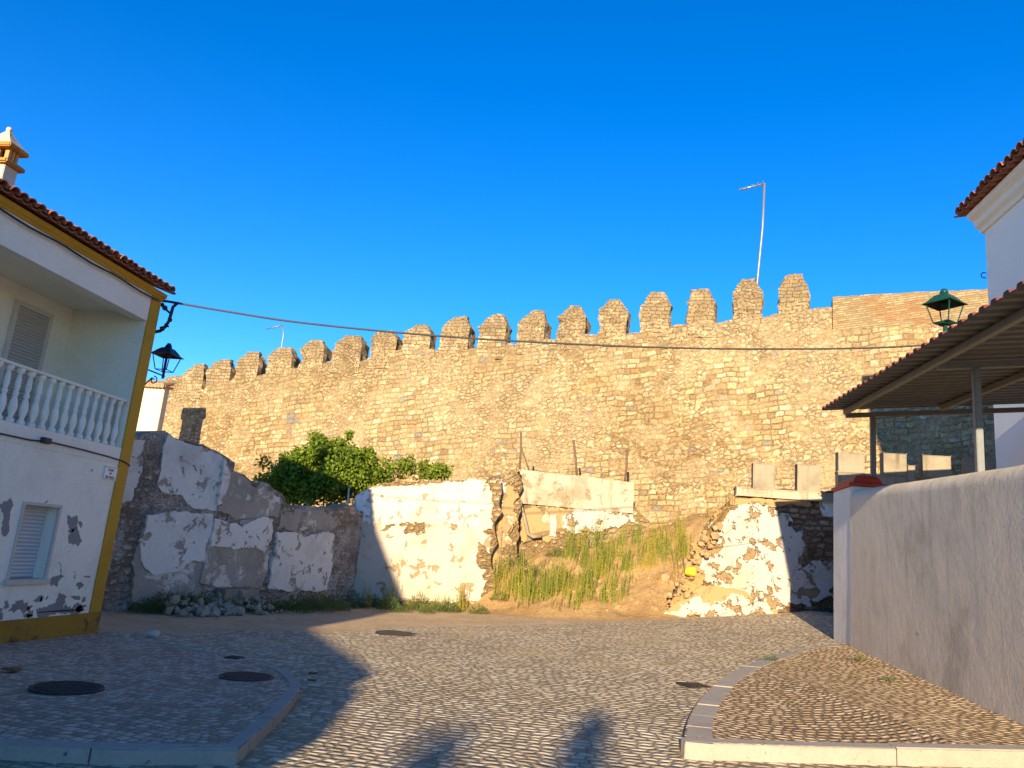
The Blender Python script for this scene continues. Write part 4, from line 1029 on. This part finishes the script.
# overhead cable
A_ = np.array(at_Y(171, 302, HY+.15)); B_ = np.array([RX+.02, RY+.02, 0.]); vd = (B_-A_)*[1, 1, 0]; vn = nrm(np.cross(vd, [0, 0, 1]))
oc = [at_pl(*q, A_, vn) for q in smooth_line([(171, 302), (230, 312), (300, 322.5), (420, 334.5), (550, 343), (700, 348.5), (850, 348.5), (930, 345), (989, 341)], 6)]
tag(tube('overhead_cable', oc, .018, M['cable_grey'], None, 6), 'long overhead cable sagging across the castle wall from house to house', 'cable')

# ================================================================== PLANTS
def leaf_quad(V, Fc, c, d, n, l, w_):
    s = d.cross(n).normalized(); b = len(V)
    V += [c, c+d*l*.45+s*w_*.5+n*l*.06, c+d*l, c+d*l*.45-s*w_*.5+n*l*.06]; Fc.append((b, b+1, b+2, b+3))
def rv(): 
    while True:
        v = Vector((random.uniform(-1, 1), random.uniform(-1, 1), random.uniform(-1, 1)))
        if .05 < v.length < 1: return v
def shrub(name, label, cat, loc, lobes, nleaf, lsz, mat, stems):
    o = thing(name, label, cat, loc)
    V, Fc = [], []
    for (cx, cy, cz2, rx, ry, rz), cnt in zip(lobes, nleaf):
        k = max(6, int(cnt/85)); clumps = []
        for _ in range(k):
            v = rv().normalized()*random.uniform(.4, 1.08); clumps.append((Vector((cx+v.x*rx, cy+v.y*ry, cz2+v.z*rz)), random.uniform(.12, .3)))
        for _ in range(cnt):
            c, r_ = random.choice(clumps); p = c+rv()*r_*1.1
            d = (rv().normalized()+Vector((0, 0, -.15))).normalized(); n = (rv().normalized()+Vector((0, -.4, .7))).normalized()
            leaf_quad(V, Fc, p, d, n, lsz*random.uniform(.6, 1.25), lsz*random.uniform(.5, .85))
    mk('foliage', V, Fc, mat, o)
    bm = bmesh.new()
    for st in stems: add_tube(bm, st, [.05*(1-.75*i/(len(st)-1)) for i in range(len(st))], 6)
    bmobj('trunk', bm, M['bark'], o, True)
    return o
tc = at_Y(322, 470, 23.6)
TX = float(tc[0])
lob = []
for (px1, py1, rxp, rzp, yy) in [(285, 478, 32, 24, 23.4), (318, 462, 30, 24, 23.8), (345, 455, 34, 20, 24.0), (368, 468, 26, 18, 23.9), (335, 478, 36, 20, 23.4), (310, 490, 34, 14, 23.5), (268, 486, 18, 12, 23.4), (315, 442, 14, 10, 24.0), (360, 482, 30, 12, 23.8)]:
    p = at_Y(px1, py1, yy); k = yy/788.; lob.append((p[0]-TX, yy-23.6, p[2], rxp*k, .8, rzp*k))
shrub('fig_tree', 'large dense green fig tree behind the ruined walls, half in shadow', 'tree', (TX, 23.6, 0), lob, [3400, 3400, 3400, 2400, 3600, 3000, 700, 500, 2000], .125, M['fig'],
      [[(0, 0, -.2), (.1, 0, 1.2), (.4, .1, 2.4), (.9, .2, 3.6)], [(0, 0, -.2), (-.2, 0, 1.3), (-.6, 0, 2.3), (-1.1, 0, 3.2)], [(0, .1, .2), (.2, .2, 1.8), (.1, .2, 3.2), (-.1, .2, 4.2)]])
tc2 = at_Y(424, 470, 24.6)
lob = []
for (px1, py1, rxp, rzp) in [(410, 470, 12, 8), (428, 470, 13, 8), (442, 473, 9, 6)]:
    p = at_Y(px1, py1, 24.6); k = 24.6/788; lob.append((p[0]-tc2[0], 0, p[2], rxp*k, .35, rzp*k))
shrub('bush', 'small yellowish green bush peeping over the cream ruined wall', 'bush', (float(tc2[0]), 24.6, 0), lob, [600, 640, 320], .12, M['fig'], [[(0, 0, -.1), (0, 0, 2), (.2, 0, 3.6)], [(0, 0, 1), (-.3, 0, 2.5), (-.45, 0, 3.5)]])
# white stick and plank under the fig tree
s0, s1 = at_Y(347.5, 508, 22.9), at_Y(349, 488, 22.9)
tag(tube('stick', [s0-np.array([0, 0, 2.4]), s0, s1], .03, M['white_stone'], None, 6), 'thin pale upright stick at the edge of the fig tree', 'stick')

def weed_mesh(name, n, hgt, spread, mat, leafl=.09, bushy=1.):
    V, Fc = [], []
    for _ in range(n):
        a = random.uniform(0, 6.28); r_ = spread*math.sqrt(random.random()); b = Vector((math.cos(a)*r_, math.sin(a)*r_, -.06)); h = hgt*random.uniform(.55, 1.05)
        lean = Vector((random.uniform(-.12, .12), random.uniform(-.12, .12), 1)).normalized()
        t = b+lean*h; s = Vector((random.uniform(-1, 1), random.uniform(-1, 1), 0)).normalized()*.007
        for s in (s, Vector((-s.y, s.x, 0))):
            i = len(V); V += [b-s, b+s, t+s*.3, t-s*.3]; Fc.append((i, i+1, i+2, i+3))
        k = int(h/.035*bushy)
        for j in range(k):
            q = .12+.88*j/k; aa = j*2.4+a; d = Vector((math.cos(aa), math.sin(aa), 1.1)).normalized(); nn = Vector((-math.cos(aa)*.8, -math.sin(aa)*.8, .7)).normalized()
            leaf_quad(V, Fc, b+lean*h*q, d, nn, leafl*(1.15-.6*q)*random.uniform(.7, 1.2), .018)
    me = bpy.data.meshes.new(name); me.from_pydata(V, [], Fc); me.update(); me.materials.append(mat); return me
WM = [weed_mesh('tall_weed', 9, .95, .16, M['weed'], .1), weed_mesh('tall_weed', 7, .75, .13, M['weed'], .09), weed_mesh('tall_weed', 10, .6, .2, M['weed'], .08)]
WDm = [weed_mesh('dry_weed', 8, .6, .16, M['weed_dry'], .06, .6), weed_mesh('dry_weed', 10, .42, .2, M['weed_dry'], .06, .6)]
def low_mesh(n, r_, h, mat, l=.07):
    V, Fc = [], []
    for _ in range(n):
        v = rv(); p = Vector((v.x*r_, v.y*r_, abs(v.z)*h*(1-.5*(v.x**2+v.y**2))))
        d = (Vector((v.x, v.y, .8))+rv()*.6).normalized(); leaf_quad(V, Fc, p, d, rv().normalized(), l*random.uniform(.6, 1.4), l*random.uniform(.15, .35))
    i = len(V); V += [Vector((0, 0, -.05)), Vector((.012, 0, -.05)), Vector((.006, 0, h*.8))]; Fc.append((i, i+1, i+2))
    me = bpy.data.meshes.new('low_weed'); me.from_pydata(V, [], Fc); me.update(); me.materials.append(mat); return me
LM = [low_mesh(600, .45, .38, M['low_weed'], .09), low_mesh(450, .35, .28, M['low_weed'], .08), low_mesh(500, .4, .45, M['low_weed'], .1)]
def scatter(meshes, name, label, cat, group, pts, smin=.8, smax=1.2):
    for i, p in enumerate(pts):
        o = bpy.data.objects.new(name, random.choice(meshes)); COL.objects.link(o); o.location = p
        o.rotation_euler.z = random.uniform(0, 6.28); s = random.uniform(smin, smax); o.scale = (s, s, s*random.uniform(.9, 1.15)); tag(o, label, cat, group)
def at_bank(px, py):
    d = ray(px, py); t = 15.
    while t < 40:
        p = EYE+d*t/ d[1]*1.0
        if p[2] <= bank(p[0], p[1]): return p
        t += .05
    return None
def bankpts(regs):
    out = []
    for (x0, y0, x1, y1, n) in regs:
        for _ in range(n):
            p = at_bank(random.uniform(x0, x1), random.uniform(y0, y1))
            if p is not None and -4.4 < p[0] < 3.8: out.append((p[0], p[1], bank(p[0], p[1])))
    return out
scatter(WM, 'tall_weed', 'tall yellow green weed growing on the sandy bank below the terrace', 'weed', 'tall weeds on the bank',
        bankpts([(516, 585, 566, 609, 18), (566, 540, 592, 575, 9), (560, 572, 625, 604, 22), (612, 545, 660, 572, 17), (640, 540, 690, 566, 18), (580, 556, 640, 585, 16), (495, 572, 520, 600, 7), (484, 580, 498, 592, 4), (505, 590, 600, 610, 10)]), .5, 1.25)
scatter(WDm, 'dry_weed', 'straw coloured dry weed among the green ones on the bank', 'weed', 'dry weeds on the bank',
        bankpts([(505, 560, 600, 612, 26), (600, 560, 690, 600, 14), (690, 500, 735, 520, 10), (640, 530, 690, 545, 8)]), .7, 1.1)
scatter(LM, 'low_weed', 'low bushy green weed at the foot of the sandy bank', 'weed', 'low weeds at the foot of the bank',
        [(float(p[0]), float(p[1]), float(max(p[2], bank(p[0], p[1]))-.03)) for p in [at_g(x, y) for x, y in [(478, 613), (500, 612), (512, 610), (488, 608), (530, 612), (552, 611)]]], .6, .9)
_ag = at_g
def at_g(px, py, off=0, gap=.25):
    p = _ag(px, py, off)
    for W in (WA, WBq, WC):
        u = float((p-W.p0)@W.d); o_ = float((p-W.p0)@W.n)
        if -.5 < u < W.L+.3 and -6 < o_ < gap and off == 0:
            p = p+W.n*(gap+random.uniform(0, .35)-o_)
            p[2] = g(p[0], p[1])
    return p
G1 = [at_g(x, y) for x, y in [(388, 611), (402, 612), (418, 610), (436, 611), (448, 612), (425, 613), (410, 608)]]
scatter(LM, 'low_weed', 'low green weed at the sunlit foot of the cream ruined wall', 'weed', 'weeds at the cream wall', [tuple(map(float, p)) for p in G1], .6, .9)
scatter(WM[:2], 'tall_weed', 'upright weed standing against the cream ruined wall', 'weed', 'upright weeds at the cream wall', [tuple(map(float, at_g(x, y))) for x, y in [(366, 607), (369, 608), (386, 606), (390, 607), (434, 609), (440, 608), (452, 608), (456, 609), (459, 607)]], .7, 1.)
G2 = [at_g(x, y) for x, y in [(116, 604), (126, 602), (140, 601), (150, 603), (158, 605), (110, 606), (133, 606)]]
scatter(LM, 'low_weed', 'dark shaded weed between the rubble and the ochre house corner', 'weed', 'weeds by the house corner', [(float(p[0]), float(p[1]), float(p[2])) for p in G2], .6, .95)
G3 = [at_g(x, y) for x, y in [(228, 612), (240, 610), (252, 611), (262, 609), (238, 606), (250, 605), (262, 603), (272, 612), (270, 606)]]
scatter(LM, 'low_weed', 'green shaded weed right of the rubble at the plastered ruin', 'weed', 'weeds right of the rubble', [(float(p[0]), float(p[1]), float(p[2])) for p in G3], .55, .85)
G4 = [at_g(x, y) for x, y in [(296, 612), (308, 610), (318, 611), (330, 609), (338, 611), (326, 604), (340, 603), (346, 608), (334, 600), (312, 606)]]
scatter(LM, 'low_weed', 'bluish shaded weed at the left end of the cream ruined wall', 'weed', 'weeds at the wall corner', [(float(p[0]), float(p[1]), float(p[2])) for p in G4], .6, .95)
RP = [WF.pt(*WF.uz(x, y), .15) for x, y in [(714, 518), (722, 508), (730, 502), (706, 528)]]
scatter(WDm, 'wall_weed', 'dry weed tuft rooted on the broken edge of the flaking wall', 'weed', 'tufts on the broken wall', [tuple(map(float, p)) for p in RP], .7, .9)
PW = [at_g(x, y, .13) for x, y in [(771, 660), (860, 659), (888, 680)]]
gm = low_mesh(90, .1, .05, M['low_weed'], .035)
scatter([gm], 'grass_tuft', 'tiny green tuft growing between the cobbles of the right pavement', 'weed', 'tufts in the right pavement', [tuple(map(float, p)) for p in PW], .8, 1.2)

# ================================================================== STONES AND SMALL THINGS
def rock_mesh(seed, sub=2):
    bm = bmesh.new(); bmesh.ops.create_icosphere(bm, subdivisions=sub, radius=1.)
    sx, sy, sz = random.uniform(.7, 1.2), random.uniform(.7, 1.1), random.uniform(.5, .8)
    for v in bm.verts:
        k = 1+fbm(v.co, 1.1, seed, 3)*.5; v.co = Vector((v.co.x*sx, v.co.y*sy, v.co.z*sz))*k
        for a in range(3): v.co[a] = math.copysign(min(abs(v.co[a]), .5+.12*a), v.co[a])
    me = bpy.data.meshes.new('rubble_stone'); bm.to_mesh(me); bm.free(); me.materials.append(M['stone']); return me
RK = [rock_mesh(i*4.7) for i in range(6)]
def stones(regs, label, group):
    for (x0, y0, x1, y1, n, s0, s1, rise) in regs:
        for _ in range(n):
            px1, py1 = random.uniform(x0, x1), random.uniform(y0, y1); p = at_g(px1, py1); s = random.uniform(s0, s1)*random.choice((.7, 1, 1))
            o = bpy.data.objects.new('rubble_stone', random.choice(RK)); COL.objects.link(o)
            o.location = (p[0], p[1], p[2]+s*.35+rise*max(0, (y1-py1)/max(1, y1-y0))); o.rotation_euler = (random.uniform(-.4, .4), random.uniform(-.4, .4), random.uniform(0, 6.3)); o.scale = (s, s, s)
            tag(o, label, 'stone', group)
for _ in range(190):
    W, u = (WA, random.uniform(WA.uz(146, 604)[0], WA.L)) if random.random() < .72 else (WBq, random.uniform(.3, 1.2))
    q = random.random()**.8; off_ = .12+1.0*q; s_ = random.choice((.045, .06, .07, .09, .13))*random.uniform(.8, 1.2); p = W.pt(u, 0, off_)
    o = bpy.data.objects.new('rubble_stone', random.choice(RK)); COL.objects.link(o); o.location = (p[0], p[1], g(p[0], p[1])+s_*.3+.42*(1-q)*random.random())
    o.rotation_euler = (random.uniform(-.5, .5), random.uniform(-.5, .5), random.uniform(0, 6.3)); o.scale = (s_, s_, s_)
    tag(o, 'grey rubble stone heaped at the foot of the shaded ruin', 'stone', 'rubble stones below the shaded ruin')
stones([(270, 598, 330, 606, 22, .06, .13, .1)], 'loose rubble stone among weeds right of the white panel', 'rubble stones among the weeds')
for (x0, y0, x1, y1, n, s0, s1) in [(590, 580, 690, 612, 46, .03, .11), (660, 545, 700, 590, 22, .06, .2), (505, 545, 580, 600, 30, .03, .12), (560, 520, 660, 580, 20, .04, .1)]:
    for _ in range(n):
        p = at_bank(random.uniform(x0, x1), random.uniform(y0, y1))
        if p is None or not -4.4 < p[0] < 3.6: continue
        s = random.uniform(s0, s1); o = bpy.data.objects.new('bank_stone', random.choice(RK)); COL.objects.link(o); o.location = (p[0], p[1], bank(p[0], p[1])+s*.2); o.material_slots[0].link = 'OBJECT'; o.material_slots[0].material = M['tan_rock']
        o.rotation_euler = (random.uniform(-.4, .4), random.uniform(-.4, .4), random.uniform(0, 6.3)); o.scale = (s, s, s); tag(o, 'tan stone lying loose on the sandy bank', 'stone', 'stones on the bank')
def single(name, p, s, mat, label, cat):
    me = RK[2].copy(); me.materials.clear(); me.materials.append(mat); o = bpy.data.objects.new(name, me); COL.objects.link(o); o.location = p; o.scale = s
    for q in me.polygons: q.use_smooth = True
    return tag(o, label, cat)
for _ in range(60):
    q = random.random(); p = WF.pt(*WF.uz(668+44*q+random.uniform(-5, 9), 606-78*q+random.uniform(-6, 6)), random.uniform(.02, .3)); s_ = random.choice((.035, .05, .07, .1, .13))*random.uniform(.8, 1.2)
    o = bpy.data.objects.new('bank_stone', random.choice(RK)); COL.objects.link(o); o.location = p; o.rotation_euler = (random.uniform(-.5, .5), random.uniform(-.5, .5), random.uniform(0, 6.3)); o.scale = (s_, s_, s_)
    o.material_slots[0].link = 'OBJECT'; o.material_slots[0].material = M['tan_rock']; tag(o, 'tan stone tumbled against the broken end of the flaking wall', 'stone', 'stones at the broken wall end')
yp = WF.pt(*WF.uz(689.5, 571), .34); single('painted_stone', (yp[0], yp[1], yp[2]), (.25, .2, .2), M['yellow_stone'], 'bright yellow rounded stone lying beside the flaking wall', 'stone')
wp = at_g(153, 637); single('kerb_stone', (wp[0], wp[1], wp[2]+.05), (.14, .1, .09), M['white_stone'], 'white stone at the kerb past the ochre house corner', 'stone')
dl = at_g(11, 670, .1); dl[2] = g(dl[0], dl[1])+HL(dl); single('dead_leaf', (dl[0], dl[1], dl[2]+.02), (.16, .1, .035), M['dry'], 'brown dead leaf on the left pavement', 'leaf')
for i, (x, y) in enumerate([(312, 681), (313, 674)]):
    p = at_g(x, y); single('leaf_litter', (p[0], p[1], p[2]+.015), (.1, .05, .02), M['dry'], ['clump of dead leaves lying in the gutter at the left kerb bend', 'smaller dead leaf just beyond the clump at the left kerb bend'][i], 'leaf')
def on_left(px, py):
    p = at_g(px, py, .1); p[2] = g(p[0], p[1])+HL(p)+.003; return p
def cover(name, label, p, r_, square=False, ang=0.):
    o = thing(name, label, 'manhole cover', tuple(map(float, p)))
    bm = bmesh.new(); seg = 4 if square else 28
    add_lathe(bm, [(r_, -.03), (r_, .008), (r_*.97, .012), (r_*.93, .012), (r_*.92, .006), (.01, .006)], (0, 0, 0), seg); bmobj('rim', bm, M['iron_cover'], o)
    bm = bmesh.new(); k = int(r_/.05)
    for i in range(-k, k+1):
        for j in range(-k, k+1):
            x, y = i*.05, j*.05
            if (max(abs(x), abs(y)) < r_*.6 if square else math.hypot(x, y) < r_*.86): add_box(bm, x-.017, x+.017, y-.017, y+.017, .005, .013)
    bmobj('tread', bm, M['iron_cover'], o); o.rotation_euler.z = ang
    return o
cover('manhole_cover', 'larger round iron manhole cover nearest the white house on the left pavement', on_left(67, 688.5), .33)
cover('manhole_cover', 'round iron manhole cover near the kerb bend of the left pavement', on_left(247, 675), .31)
cover('drain_cover', 'small iron cover near the rear kerb of the left pavement', on_left(235, 654), .14, True)
cover('manhole_cover', 'dark manhole cover in the road before the sunlit ruin', at_g(397, 634)+[0, 0, .01], .42)
cover('drain_cover', 'square iron drain cover in the road by the right kerb', at_g(694, 686)+[0, 0, .01], .24, True, .5)

# ================================================================== BEHIND THE VIEWPOINT (their shadows fall across the square)
CSX = -.3
nh = thing('white_house', 'white house with a street-side annex behind the viewpoint, shading the left pavement', 'house', (-8, -7, 0))
def prism(name, prof, y0, y1, mat):
    bm = bmesh.new(); a = [bm.verts.new((x+CSX, y0, z)) for x, z in prof]; b = [bm.verts.new((x+CSX, y1, z)) for x, z in prof]; k = len(prof)
    for i in range(k): bm.faces.new((a[i], a[(i+1) % k], b[(i+1) % k], b[i]))
    bm.faces.new(a); bm.faces.new(b[::-1]); return child(bmobj(name, bm, mat), nh)
prism('wall', [(-15, -.2), (-6.85, -.2), (-6.85, 6.55), (-8.35, 9.4), (-11, 9.8), (-15, 6.7)], -10, -6, M['house_white'])
prism('annex', [(-6.85, -.2), (-2.75, -.2), (-2.75, 3.1), (-3.25, 3.6), (-6.85, 4.8)], -9.8, -6.2, M['house_white'])
prism('annex_roof', [(-6.85, 4.81), (-3.5, 3.72), (-3.5, 3.84), (-6.85, 4.97)], -9.9, -6., M['tile'])
for i, (tx, th_, w_) in enumerate([(-1.45, 6.75, .2), (-2.65, 6.3, .55)]):
    lb = [((0, 0, 3.2+.45*k), w_*(1-.085*k*k/4)) for k in range(5)]
    lobs = [(0, 0, th_*(.3+.155*k), w_*(1, .95, .9, .75, .4)[k], w_*.8, th_*.13) for k in range(5)]
    shrub('cypress_tree', ['taller slim cypress behind the viewpoint, its shadow reaching the road', 'shorter fuller cypress behind the viewpoint, left of the taller one'][i], 'tree', (tx, -20, 0), lobs, [2200, 2200, 2200, 2200, 1200], .12, M['fig'], [[(0, 0, -.2), (0, 0, 2), (0, 0, th_*.85)]])
